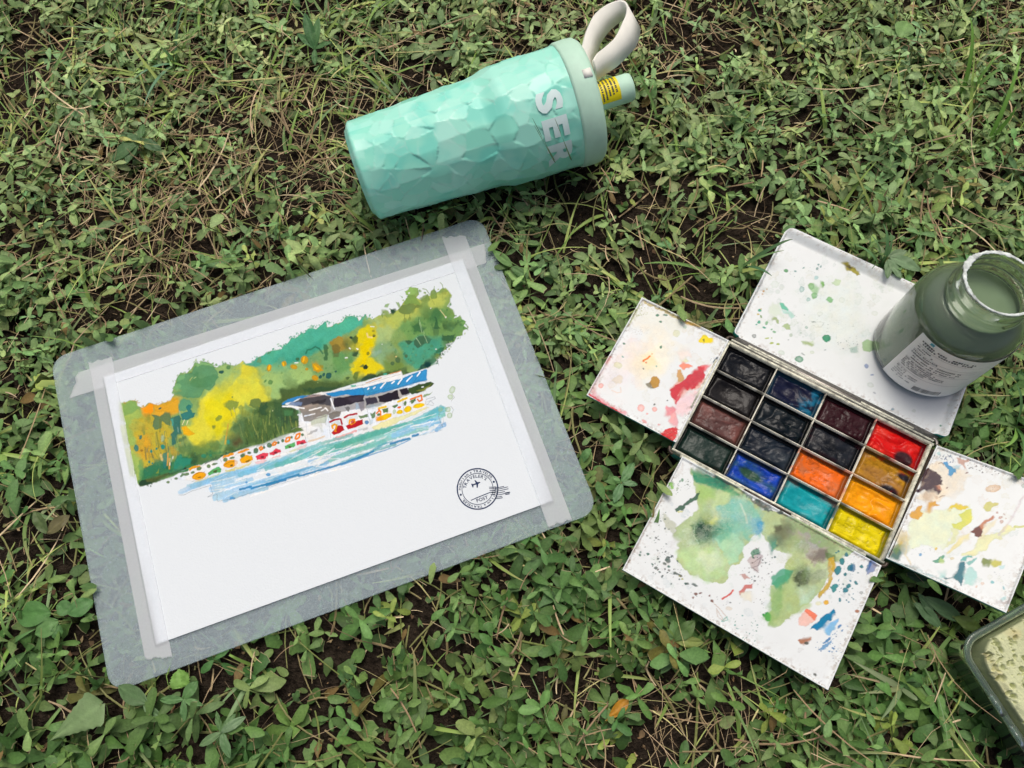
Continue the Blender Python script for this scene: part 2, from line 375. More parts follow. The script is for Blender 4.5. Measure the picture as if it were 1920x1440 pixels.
    p.w('A6C283', "570,680 620,640 650,600 590,560 640,540 660,620 640,690 600,700", .8, 1).d('8AA670', "345,635,38,24,-20", .9)
    p.l('8A9C74', "545,570 600,590;385,690 405,660", .8, .8)
    p.w('5A9B76', "930,740 1000,700 1080,720 1140,780 1130,840 1060,860 1000,900 930,890 920,800", .9, .8, 2)
    p.w('2E7A76', "1030,830 1070,785 1110,800 1100,850 1130,910 1170,910 1150,980 1050,1020 970,1020 950,930 1060,890", .95, .5, 1.5)
    p.w('5F7E56', "500,930 560,940 640,960 720,900 790,910 810,960 790,1100 740,1090 680,1040 660,1150 570,1170 520,1100 560,1000", .95, .6, 2)
    p.w('2C6E68', "800,1000 870,960 930,950 960,1000 940,1100 970,1240 900,1250 880,1380 830,1400 800,1240 850,1180 820,1080", .9, .8, 2)
    p.w('4FA79A', "800,1010 840,1000 840,1120 810,1110", .8, .6).l('8FB7B0', "905,1130 915,1200;930,880 940,930", 1)
    p.l('EFE6B0', "975,1090 1005,1020;1040,1090 1060,1030", 1.4)
    p.w('E6B322', "960,1120 1030,1110 1070,1150 1110,1190 1170,1225 1080,1260 990,1230", 1, .6, 1.2, 4)
    p.w('5F7F54', "920,1300 1020,1255 1040,1290 960,1350 925,1340", .95, .6).w('7E9B66', "910,1400 1040,1290 1060,1320 960,1420", .6, 1.5)
    p.w('7A8A3C', "440,950 480,940 500,1000 470,1060 435,1040", .7, 1).w('75904A', "370,1200 400,1090 420,1230 390,1250", .8, .8)
    p.d('35685E', "350,1280,20,30,15 110,485,1,1 640,845,26,12,-30", 1).w('DDA52A', "400,1300 440,1280 500,1400 440,1440 400,1400", .8, 2)
    p.l('6C7A3A', "590,1200 620,1440;640,1000 640,1200", 2.2, .7).w('5F8A50', "700,1260 680,1340 720,1330", .7)
    p.w('A9C29A', "650,1260 690,1250 700,1320 665,1360", .8).d('2F9A84', "680,1415,28,28 275,1415,18,26", 1)
    p.w('7C9444', "1600,770 1680,720 1760,740 1820,760 1800,830 1760,860 1700,870 1640,850", .9, 1.2, 3, 5).w('86A052', "1800,820 1850,800 1900,830 1890,870 1830,880", .8, 1, 2)
    p.l('7D9250', "1690,850 1720,960;1760,860 1800,1060;1860,880 1870,990", 1.3, .7).l('D8D489', "1745,830 1755,900", 1.2, .8)
    p.w('8A9A3A', "1465,1000 1520,935 1580,960 1560,1010 1490,1040", .9, .6).w('738A3E', "1420,1110 1480,1110 1475,1140 1440,1155", .9, .6).d('6F8A40', "1720,678,8,10", .8)
    p.l('D3A83E', "1665,1080 1615,1380", 2.6, .9).w('5E7F52', "1760,1100 1900,1010 1920,1440 1640,1440 1670,1280", .6, 4, 5)
    p.w('6B5838', "1720,1330 1830,1270 1880,1340 1800,1420 1730,1400", .6, 3).w('5F8C50', "1390,1350 1480,1330 1590,1400 1560,1440 1400,1440", .8, 2, 4).d('3FA386', "1665,1350,22,36", .8)
    # lower left bank
    p.o(240, 780, 8)
    p.w('2B4734', "150,1050 160,1000 210,960 330,940 500,900 640,850 740,830 860,770 900,790 700,850 500,930 420,1000 300,1040 180,1075", 1, .8, 2)
    p.w('5F6A38', "260,960 440,900 600,850 560,910 400,980 280,1000", .7, 2, 3)
    p.w('357B57', "240,780 320,750 420,660 520,660 540,740 560,800 480,850 300,900 250,930 235,850", .9, 1.5, 3).w('2E8A72', "700,640 790,560 830,640 960,640 930,720 820,790 700,820 680,740", .85, 1.5, 3)
    p.w('2F7E74', "520,560 590,540 600,660 580,780 540,790 520,680", .85, 1).w('5F9A5A', "160,670 230,640 240,780 230,900 180,940 160,800", .7, 2)
    p.d('2F8F82', "525,465,32,36 430,490,18,18 350,530,18,26 318,688,18,20 365,710,14,14", 1).d('4E8470', "125,485,36,48 190,318,18,32,20", 1)
    p.l('D8A04A', "600,560 590,740;625,640 620,790", 2.4, .9).l('D4BE84', "490,580 510,660", 4, .7).w('8FB089', "640,620 680,600 670,700 635,690", .9).l('F0F0E4', "632,705 628,740;675,605 670,640", 1.6)
    p.w('B79A36', "620,460 700,450 750,560 700,600 640,560", .7, 3).d('8A6A30', "205,518,18,18", .8).w('8DA23E', "430,840 470,780 460,860 420,870", .8)
    p.w('3F6B45', "760,460 900,430 1010,490 980,560 860,560 760,540", .6, 4, 5).w('2D4A38', "960,560 1080,580 1120,680 1040,740 960,720", .7, 3, 5)
    p.d('2E8A6A', "1135,600,40,32 1240,590,24,20", .8).w('33604A', "1130,690 1250,640 1400,580 1560,520 1700,470 1840,450 1600,560 1380,660 1200,690", .8, 2, 3)
    p.w('6A7F40', "1240,460 1330,400 1390,430 1370,490 1290,520", .6, 3).w('4C3E2A', "1590,380 1680,320 1720,390 1650,430 1600,420", .6, 3)
    # middle woods
    p.o(400, 600, 8)
    p.w('6F9C6C', "660,590 690,540 720,590 700,650 640,640", .9, .6).w('57A88A', "470,625 560,620 680,640 700,700 600,690 490,680", .8, 1.5)
    p.w('4F8E60', "810,510 830,440 875,400 860,480", 1, .5).w('86B07C', "945,430 995,405 985,440", 1, .4).w('95B58A', "570,580 600,535 605,580", .9, .4)
    p.d('2F5F56', "118,780,40,24,-10 1605,852,24,28,30 1657,820,20,28,30 1730,835,42,50,20 1838,772,20,14,-15", 1).d('5B8A50', "225,710,32,32 855,935,38,34,-30 780,915,14,26,35 285,1155,8,16", .9)
    p.d('C99A1E', "838,718,36,54,10 1060,655,38,40,40 1208,703,52,36,15 1368,600,56,62,0 1400,737,24,22 1525,868,50,42,10", .95, edge=.25).w('C99A1E', "1480,650 1530,630 1600,690 1650,760 1580,780 1510,760", .95)
    p.w('9C8A22', "1600,670 1650,680 1650,730 1610,710", .8).l('F6B81E', "845,690 835,740;1045,640 1055,680;1365,560 1345,625", 2.6).w('F8BE14', "1490,665 1530,680 1590,740 1545,755", 1).l('EDF3E8', "1225,640 1270,640", 2)
    p.l('2C6B4E', "1390,500 1410,450 1470,440 1530,400 1590,430 1640,500", 3, .8, 1.2).w('33613E', "1650,380 1700,370 1730,460 1710,600 1670,610 1660,500", .8, 1.2, 3)
    p.w('5C5A34', "1770,380 1850,350 1900,420 1880,560 1800,560", .6, 2, 4).d('3F6338', "1265,590,30,24", .8)
    p.w('5E7A44', "540,1280 560,1200 640,1170 710,1190 730,1270 660,1330 600,1320", .9, 1.2, 3, 5).w('36573A', "690,1280 760,1220 830,1210 800,1270 830,1310 800,1420 700,1430", .9, 1.2, 3, 5)
    p.w('40603C', "900,1210 1030,1190 1030,1260 1100,1320 1180,1330 1200,1440 920,1440", .8, 2, 4).w('4E8A58', "1060,1360 1200,1350 1190,1440 1070,1440", .6, 1.5)
    p.l('7F8A3A', "430,1310 440,1430;480,1350 490,1440;540,1340 530,1440;600,1350 590,1440", 1.2, .6).d('DCE0A0', "890,1360,8,8", .8)
    # right woods
    p.o(560, 540, 8)
    p.w('4A6030', "790,760 850,715 890,740 880,820 850,860 800,820", .9, .7, 2).d('2A4638', "788,745,22,20", 1).w('44663E', "680,800 740,790 770,850 730,900 690,880", .8, 1.2, 2)
    p.w('2F4A36', "790,1010 830,940 890,950 870,1030 820,1020", .9, .7, 2).l('EDF2E6', "760,900 775,915;870,910 890,920;700,1048 730,1044", 2.2)
    p.d('2A4334', "1120,645,24,18 1130,710,24,22", 1).w('D8C62A', "1060,600 1110,575 1160,600 1150,720 1060,720", .6, 1).l('F0D68A', "1025,680 1040,735 1100,740", 3, .9).l('EEF0E0', "1080,575 1130,580", 1.6)
    p.w('2C3E2E', "960,1185 1010,1145 1045,1180 1020,1215 980,1215", 1, .5, 1).w('6B7E3C', "915,1180 960,1145 985,1150 960,1200", .9, .5).d('6C7A2E', "1040,980,22,26", .8)
    p.w('57743C', "810,1340 860,1250 910,1260 890,1360 850,1390", .9, .6).w('44603A', "705,1350 740,1330 770,1330 750,1370 720,1375", .9, .5)
    p.w('8FB09A', "1090,960 1180,920 1250,900 1230,980 1160,1050 1100,1040", .6, 2, 4).w('8A7E3A', "1320,1020 1400,990 1450,1040 1420,1090 1340,1060", .6, 2).d('F0DC9A', "1462,1028,14,9", .9)
    p.d('4F6E48', "1490,1080,40,44 1410,1130,30,30 1610,1020,24,28", .7).w('2F4A3A', "940,1370 1020,1290 1140,1290 1160,1330 1000,1400 950,1420", .85, 1.5, 3)
    p.w('3E7A42', "1690,560 1780,520 1860,560 1860,650 1760,690 1700,640", .7, 4, 4).w('3F6844', "1590,810 1640,780 1720,800 1680,850 1620,840", .7, 1.5)
    p.w('466A48', "1730,780 1800,720 1920,720 1860,870 1790,900 1740,860", .7, 1.5, 3).l('9FC48E', "1810,480 1880,680;1760,750 1830,850", 1.1, .8).l('3F6B3A', "1800,440 1800,560", 1.5, .7)
    p.clip = None
    p.w('5E9A72', "1870,1080 1930,1060 1930,1160 1890,1180", .0)
    p.o(680, 510, 8)
    p.w('93B864', "630,290 690,260 695,215 740,235 830,235 830,280 780,340 700,360 660,340", 1, .5, 1.5).w('7FA052', "650,400 700,350 780,350 840,450 880,480 880,520 830,500 760,480 700,480 620,490", 1, .7, 1.5)
    p.w('71894A', "530,560 600,490 700,475 800,490 880,490 870,530 800,530 770,590 720,620 660,640 580,620 540,590", .95, .6, 2, 6).l('788C48', "625,620 630,700;705,640 710,690", 2, .7).d('7A9048', "636,725,26,36,0 705,705,22,30,0", .7)
    p.w('7C944C', "850,390 900,350 990,340 1010,420 940,450 880,440", .9, .6).w('7F9A4C', "1010,330 1070,240 1120,330 1110,380 1040,410 1010,380", .95, .6).l('7F9A5A', "900,250 950,260 1010,340;1075,215 1080,400;1160,160 1195,190 1205,260", 1.3, .9)
    p.w('8FA04C', "1170,310 1200,290 1260,300 1250,340 1190,340", .6).l('8C9C50', "1200,280 1205,430;1030,400 1080,490", 1, .8)
    p.w('87A157', "270,570 330,560 400,600 420,670 370,685 310,650", .95, .5).w('2E4C3A', "425,560 490,555 485,610 455,635 425,600", 1, .5).l('F2F4F0', "405,570 415,610", 1.6)
    p.w('8DB070', "330,520 350,480 400,465 370,530", .9, .5).w('8FB070', "485,445 530,450 570,510 530,520", .9, .5).w('89AA70', "560,350 600,370 590,390", .9, .4)
    p.w('3E6E42', "960,640 1000,560 1100,530 1170,600 1180,680 1080,720 980,700", .55, 3, 3).w('2E5C3C', "1080,660 1100,680 1130,800 1160,850 1060,860 1090,760", .8, .8)
    p.w('3A5F3C', "1190,760 1290,730 1380,760 1470,740 1400,800 1330,880 1220,860", .75, 1.5, 3).w('3C6A46', "740,810 830,760 860,820 950,820 900,900 790,890", .75, 2, 3)
    p.w('41664A', "770,1040 850,960 950,950 1030,1010 1000,1060 880,1100 820,1140 780,1100", .75, 1, 2).w('355C42', "1040,820 1150,850 1140,940 1070,960", .5, 1.5).l('A9CBA0', "850,760 890,910;805,990 870,1090;920,940 970,1060", 1, .8)
    p.w('28553F', "1180,950 1280,960 1380,940 1360,1020 1260,1050 1190,1040", .8, 1.2, 3).w('2C6A4E', "1100,1200 1180,1130 1250,1120 1230,1170 1150,1210 1050,1280", .8, 1.2).w('173F3E', "900,1420 940,1340 1010,1340 1030,1400 980,1440", .95, 1)
    p.w('6C8A44', "1065,1280 1110,1230 1170,1240 1120,1310", .95, .7).w('6E9E84', "1020,1390 1080,1350 1120,1370 1060,1405", .9, .6).w('35614A', "630,1030 690,1020 740,1050 680,1090", .8, 1).d('4C6C4A', "525,1320,34,40 445,1370,28,28 655,1260,22,26", .8)
    p.d('F0F2E8', "1100,1160,14,9 695,318,14,14 290,1083,8,8 1245,675,12,16 1022,545,8,8", .9).l('EADCA0', "1160,570 1240,670", 1.4, .8)
    p.l('5A6A62', "1270,1060 1310,1080;1280,1090 1305,1095;1260,1160 1280,1200;1180,1180 1270,1200;1120,1290 1140,1400;1470,970 1460,1000;1160,1270 1180,1280", .7, .7)
    p.bleed = 1.0
    # boathouse
    p.o(560, 660, 8)
    p.w('E9EEF0', "0,700 300,610 700,560 960,480 1530,280 1560,350 1920,240 1920,420 1640,560 1660,660 1920,590 1920,880 1300,1180 1000,1280 450,1400 0,1420", 1, .6, 1)
    p.w('9A9692', "0,740 200,660 500,650 960,640 1300,590 1640,540 1665,640 1500,700 1200,800 1000,850 800,860 640,900 440,950 100,1000 60,900", .8, .9, 2)
    p.w('2E8CC8', "400,620 700,570 960,530 1000,590 1000,660 700,640 520,670 440,650", 1, .6, 1.2).w('3A93C9', "960,540 1100,500 1300,450 1540,400 1700,330 1900,260 1925,265 1925,420 1700,480 1400,570 1010,660", 1, .6, 1.2)
    p.w('2E7CB0', "1010,640 1300,580 1700,460 1920,400 1920,430 1700,490 1400,575 1020,665", .5, .6).l('F2F6F8', "1230,540 1300,460;1490,480 1550,400;1620,440 1700,360;1780,360 1820,300;1120,545 1145,525;1395,470 1430,440;1040,555 1050,545", 2.6)
    p.l('24507A', "960,540 1000,660;1010,630 1450,520;1180,480 1040,620;1360,440 1260,590;1600,370 1480,540;1740,320 1600,500;1860,280 1720,460", .6, .6)
    p.l('C58B4A', "1010,465 1240,385;1370,330 1530,285", 1.8, .9).w('45B79E', "770,500 850,480 860,510 790,525", .9, .5).w('45B79E', "1260,340 1330,310 1330,340 1270,355", .9, .5)
    p.l('8A9298', "700,560 960,490;950,500 1540,330", .7, .7)
    p.w('4C4A52', "0,700 150,640 400,640 440,680 480,700 490,830 430,780 380,790 100,800 20,780", .95, .7, 2).w('B0A0A0', "20,690 200,640 330,630 360,660 200,680 60,720", .7, 1).w('7A89A8', "0,730 80,740 70,790 0,800", .8, 1)
    p.w('37343A', "190,740 290,720 400,710 380,770 200,790", .9, .8, 2).w('8C857C', "0,820 200,800 380,790 440,840 420,890 250,930 110,1010 80,960", .95, .7, 2).w('9E988C', "20,830 120,790 250,780 240,830 110,860", .7, 1).l('F2F4F4', "160,870 340,830;90,960 240,930;-20,830 60,840", 2.4)
    p.w('322D38', "520,690 690,670 980,635 970,700 990,740 860,760 760,790 620,820 530,830", 1, .6, 1.5).w('4E4650', "700,690 860,660 960,660 960,720 800,760", .5, 2)
    p.w('3F3C4A', "1000,690 1170,670 1190,760 1020,800", 1, .6).w('2B262F', "1195,660 1480,570 1520,700 1300,760 1210,750", 1, .6).w('2B2630', "1510,560 1640,530 1660,620 1560,650", 1, .6)
    p.w('7F7C88', "900,760 980,740 990,860 940,890 900,840", .8, .8).w('A9C0D0', "860,760 900,770 910,860 860,870", .8, .6).w('8FA2AA', "1010,800 1250,770 1240,810 1020,840", .6, 1)
    p.w('7B766C', "440,930 560,890 640,880 610,970 500,1010 450,1000", .95, .6).w('6C6A66', "690,830 740,810 770,850 760,900 730,890", .9, .6).w('B4BFA0', "160,1040 380,930 430,960 400,1060 330,1070 380,1200 340,1200 310,1110 200,1110", .7, .8)
    p.w('423C40', "110,1240 180,1180 290,1150 280,1190 200,1220", 1, .5).l('E0A836', "150,1340 270,1310 385,1265", 3.2).w('5F8450', "-5,1130 60,1140 80,1190 0,1190", .9, .6)
    p.l('8F959A', "1030,860 1150,840;440,950 480,1280;400,960 410,1100;1020,850 1080,1090;110,1080 140,1310;300,1080 350,1200", .7, .7)
    p.o(440, 740, 8)
    p.w('8E8880', "960,230 1060,150 1250,100 1420,60 1440,240 1400,290 1260,330 1130,400 1040,400 1010,300", .95, 1, 2).w('4A4A50', "880,110 1000,60 1200,30 1440,10 1440,160 1380,160 1180,130 1000,190 930,170", .95, .8, 1.5).w('6F86AC', "780,150 880,105 1010,110 1000,160 880,160", .9, 1).w('3888C6', "705,140 750,95 900,40 1080,10 1100,25 980,60 860,110 730,150", 1, .6)
    p.w('36343A', "1140,120 1240,90 1370,70 1360,120 1160,150", .9, .8).w('A79A92', "1000,170 1120,140 1200,160 1080,200", .7, 1).l('F0F3F3', "720,175 870,180 1040,205;1120,235 1300,190;1050,320 1200,285;1300,245 1360,200 1400,240;1440,60 1480,180 1500,215;950,300 1000,290 1030,420", 2.6)
    p.l('8A857E', "1120,260 1340,210;1080,300 1330,245;1110,350 1340,290;1130,380 1370,320", 2.2, .7).w('4F8458', "940,220 1000,240 1000,300 930,290", .7, 1.2)
    p.o(560, 660, 8)
    # red swan boats
    p.w('B9262C', "490,1210 560,1140 590,1100 660,1100 690,1170 600,1220 530,1245", 1, .5, 1).w('B9202A', "700,1110 760,1080 860,1040 960,1010 970,1080 860,1130 740,1160", 1, .5, 1).l('A82430', "470,1050 530,1020 610,1005;690,980 740,950 870,925;630,1010 650,1080", 3.6)
    p.w('CFE0E0', "490,1060 610,1030 630,1090 500,1100", .7, .5).w('CFE0E0', "720,990 880,950 880,1010 740,1070", .7, .5).l('EDA21E', "510,1140 500,1110 540,1085 570,1100 560,1140 545,1180;760,1070 770,1020 830,1010 840,1050 790,1080", 3.6).l('E07A1E', "545,1170 560,1190;800,1020 840,1015", 3).d('C23A22', "810,1050,30,26", .9)
    p.w('EBA3A0', "500,1320 560,1270 700,1220 880,1160 870,1200 740,1250 600,1320 560,1340", .85, .8, 2).w('9EA6AC', "880,1150 1050,1130 1020,1170 900,1170", .6, 1).d('3F86C0', "1020,1055,32,30", .9).w('6E8A64', "880,960 950,950 1030,920 1030,980 940,1005", 1, .5).w('6E8A64', "1070,910 1110,930 1150,890 1150,960 1100,1000", 1, .5).w('BCD0D8', "1060,1020 1110,1000 1110,1070 1070,1080", .7)
    # yellow boats on the right
    p.o(660, 660, 8)
    p.w('3C5330', "840,540 1000,490 1180,440 1230,480 1200,510 1130,530 1060,590 900,640 850,600", 1, .6, 2).w('8A9238', "960,580 1080,540 1190,470 1140,540 1070,600", .7, 1, 2).l('EEF2EE', "1050,525 1070,520", 2)
    p.w('F0C418', "355,1020 400,970 520,920 590,920 590,970 500,1020 400,1040", 1, .5, 1).w('F09A1E', "360,970 440,960 480,980 440,1030 365,1025", .8, 2).d('F1CB14', "718,900,50,32,-10 835,858,62,46,-25 1000,805,90,36,-14", 1).l('E8C826', "405,845 510,820;690,745 820,690", 4)
    p.l('E97A24', "400,860 430,900 430,950;370,920 400,890;880,710 960,680 1040,650 1050,720 1010,740 985,710", 3).w('5F7F50', "455,860 540,840 550,900 470,915", 1, .5).w('5F7F50', "600,810 690,780 700,800 640,840", 1, .5).w('5F7F50', "860,740 960,700 960,740 890,770", 1, .5).d('5F7F50', "797,770,20,36,10 400,940,28,20,-20", 1).d('E66A24', "708,830,28,18,-15", 1).d('B8CDA8', "635,895,24,34", .8)
    p.w('80A468', "1065,660 1160,620 1210,602 1140,660 1080,690", .9, .5).l('7F8890', "1110,710 1240,670 1250,700 1120,750;1100,740 1110,790 1220,800;1130,790 1180,730 1230,780;890,690 860,760;760,690 780,930", .7, .8)
    p.w('E9E6A8', "300,1140 440,1050 700,970 930,890 1160,820 1100,870 880,960 620,1090 400,1180 330,1170", .9, 1, 2)
    p.o(0, 0, 1).l('A4CEDC', "352,911 400,896 450,880 500,866 560,848 600,838 650,826", 5, .8, 1., 1.5)
    # small boats on the left: hulls, roofs, reflections
    p.o(240, 780, 8)
    p.w('E9EEF0', "640,930 760,860 900,830 920,780 1060,730 1130,740 1200,690 1340,660 1400,610 1600,545 1640,520 1820,480 1880,470 1920,440 1930,700 1500,790 1000,980 800,960", .95, .6, 1)
    p.w('EBA420', "915,790 980,750 1070,735 1085,760 1000,790 930,830", 1, .5).d('F0A91E', "1065,900,108,56,-14 1540,715,112,58,-14 1776,650,102,54,-12", 1).w('EE9A22', "1410,640 1430,600 1520,560 1590,555 1580,580 1480,610", 1, .5).w('EE9A22', "1645,560 1660,530 1760,495 1815,490 1800,515 1700,550", 1, .5)
    p.w('5CB265', "1200,860 1260,800 1370,760 1400,790 1380,840 1280,870 1210,890", 1, .5).w('6E8A64', "770,910 810,860 910,850 920,880 850,900 790,925", 1, .5).d('6E8A64', "722,938,28,20,-15 600,993,24,20 1210,755,28,28 1065,790,40,28,-20 972,845,30,20,-20 1460,655,34,32,-30 1560,628,42,18,-8 1300,720,46,16,-14 1720,580,46,22,-30 1820,552,30,20,-10", 1)
    p.l('6A5522', "975,890 1060,850 1150,840;1430,745 1520,690 1640,675;1690,655 1780,620 1870,610;1205,850 1300,815 1390,800", .8, .8).d('4A4426', "1070,920,30,7,-10 1555,740,24,14,-15 1800,670,40,14,-18 1310,830,30,16,-20", .85)
    p.w('DFD79A', "1000,980 1180,920 1200,900 1190,930 1080,990", .8, .6).w('C9DAA6', "1210,920 1380,850 1370,890 1230,940", .8, .6).w('DDD484', "1460,820 1600,780 1860,680 1850,710 1640,810 1480,840", .9, .6)
    p.l('8F979C', "1130,720 1200,680 1320,660;1380,640 1400,690;800,830 910,780;950,985 1010,970;1640,560 1600,600", .7, .8)
    p.o(440, 740, 8)
    p.w('E9EEF0', "0,920 60,840 250,770 420,740 680,620 900,560 1040,480 1300,420 1400,640 1100,720 700,960 300,1060 0,1150", .55, 1, 1)
    p.w('F0AE1A', "75,960 130,915 260,910 270,980 180,1030 90,1020", 1, .5).w('EE9A22', "50,860 110,830 215,810 220,830 130,865 60,885", 1, .5).w('DE4558', "320,920 420,870 500,880 490,940 400,980 325,970", 1, .5).w('DE4052', "530,860 620,815 690,815 690,860 600,900 540,900", 1, .5)
    p.w('5CB265', "750,780 800,745 900,720 900,780 800,815 755,820", 1, .5).w('DC3F54', "925,700 1000,680 1070,675 1085,720 1000,750 930,765", 1, .5).d('5A2030', "415,935,26,18 615,870,26,16 1010,730,26,18 830,785,24,16", .8).d('6A5A22', "200,995,40,14,-20", .8)
    p.l('E8882A', "370,800 400,780 420,810 390,830 370,800;570,740 600,710 630,720 610,750 570,760;760,700 780,650 830,640 820,690 770,710;910,660 930,600 980,580 970,640 920,670", 3.4).d('5F7F60', "320,840,36,44,30 215,872,28,18 520,760,36,38,35 655,720,20,18 720,690,24,26,30 855,640,20,20 1015,600,24,22 120,915,40,26,-30 440,790,18,22", 1)
    p.w('5C7A42', "850,560 900,510 980,490 1040,540 960,550 900,580", .95, .6).w('F0C6C8', "300,1010 420,980 490,980 440,1030 320,1040", .85, .6).w('F0C6C8', "540,940 690,880 680,930 560,955", .85, .6).w('EBC9C4', "930,800 1090,740 1060,790 940,830", .8, .6).w('DBE0B4', "770,870 930,800 930,830 800,885", .8, .6).w('DFD684', "0,1110 150,1060 260,1010 220,1060 60,1120", .85, .6)
    p.l('8F979C', "280,770 430,745 460,790;480,770 600,690 660,690;690,660 820,620;890,570 1000,550;1040,600 1090,720;850,530 980,460", .7, .8)
    # the lake: broad strokes
    rg = random.Random(4)
    p.o(0, 0, 1)
    for (x0, y0, x1, y1, wd, c, a) in (
        (372, 908, 470, 879, 7, '93C8DE', .9), (470, 880, 560, 853, 7, '86C4D4', .9), (560, 853, 650, 828, 8, '74BEBE', .9), (640, 832, 720, 806, 8, '68B8AC', .9), (338, 922, 420, 896, 8, 'A9CDE8', .8), (340, 924, 400, 903, 5, '9CC6E4', .7), (360, 912, 470, 880, 9, '8FC4DE', .9), (400, 905, 520, 868, 12, '92C6E2', .9), (398, 918, 470, 900, 12, '9CCBE6', .9),
        (405, 932, 560, 886, 14, '98CAE4', .85), (420, 938, 500, 915, 8, '7FBCDA', .8), (450, 890, 600, 846, 9, '7CC0D2', .9), (500, 880, 640, 838, 8, '6FBBC4', .9), (520, 872, 700, 815, 9, '66B8B4', .9),
        (560, 860, 720, 808, 7, '86C8C4', .85), (470, 912, 610, 872, 8, '86BEDF', .9), (500, 905, 615, 866, 5, '5FA8D0', .85), (580, 866, 690, 832, 7, '6FB4DC', .7), (600, 852, 830, 776, 12, '63B7AA', .9),
        (630, 838, 760, 796, 10, '5AB0A0', .9), (560, 846, 660, 816, 6, '5FB4B0', .8), (620, 862, 720, 830, 10, '6CBDB4', .9), (660, 846, 800, 802, 9, '74C0B8', .9), (700, 826, 828, 780, 9, '8CCCC4', .9),
        (740, 816, 822, 786, 12, '8FC4E4', .75), (780, 790, 832, 768, 13, '6CBCC8', .9), (800, 782, 828, 764, 9, '55B0B8', .8), (640, 868, 740, 834, 6, '58AEB0', .85), (700, 842, 745, 826, 4, '4FA4B4', .8),
        (804, 790, 816, 786, 4, '5FACD6', .9), (806, 800, 826, 792, 4, '6FB2DA', .9), (818, 806, 834, 796, 8, '6FAEDD', .9), (790, 814, 826, 804, 3, '9ACBE6', .8)):
        p.l(c, [f"{x0},{y0} {(x0+x1)/2},{(y0+y1)/2-2} {x1},{y1}"], wd, a*.9, 1., 2.2)
    p.l('F1F5F7', "420,920 520,888 600,868;440,902 560,866 640,846;470,930 600,888 660,874;690,852 740,838;640,846 700,826;500,858 560,845;730,832 810,806;580,892 640,868 690,858;770,800 812,790", 2.2, .85, .7, 1.6)
    p.streaks(301, 60, [(360, 915), (480, 872), (640, 822), (760, 790), (826, 770), (826, 800), (700, 848), (560, 890), (420, 936)], (12, 60), (.8, 2.4), [WHITE, WHITE, hx('D8E8EC')], -17, .95)
    p.l('2F86B8', "472,916 520,902 560,890;500,910 535,900;560,893 640,870 690,852;732,832 768,822;774,818 784,814;670,860 700,846;450,918 470,912", 4, .95, .6, 1).l('4F9CC8', "640,872 740,838 770,824", 2, .8).d('55A4DC', "503,890,4.5,3.2 462,905,2.5,2 436,934,5,2.5", .95)
    p.l('7C8C98', "336,928 345,928 362,920 395,910;394,910 399,926 390,931;390,932 407,927 407,940 440,935 480,920 560,892", .8, .8).l('6A86A0', "500,915 600,885 700,850 780,818 830,806;826,772 832,790 826,800", .6, .7)
    p.l('6F767C', "824,774 822,782 827,794 830,800", .8, .7).d('9DBF86', "848,731,5,7,25 844,744,5,4.5,30 840,768,5,5 843,779,5,5,30 826,768,4,4", .9, ring=2).l('7A8878', "847,738 852,745 846,752;834,766 846,762 850,768 846,780", .7, .8)

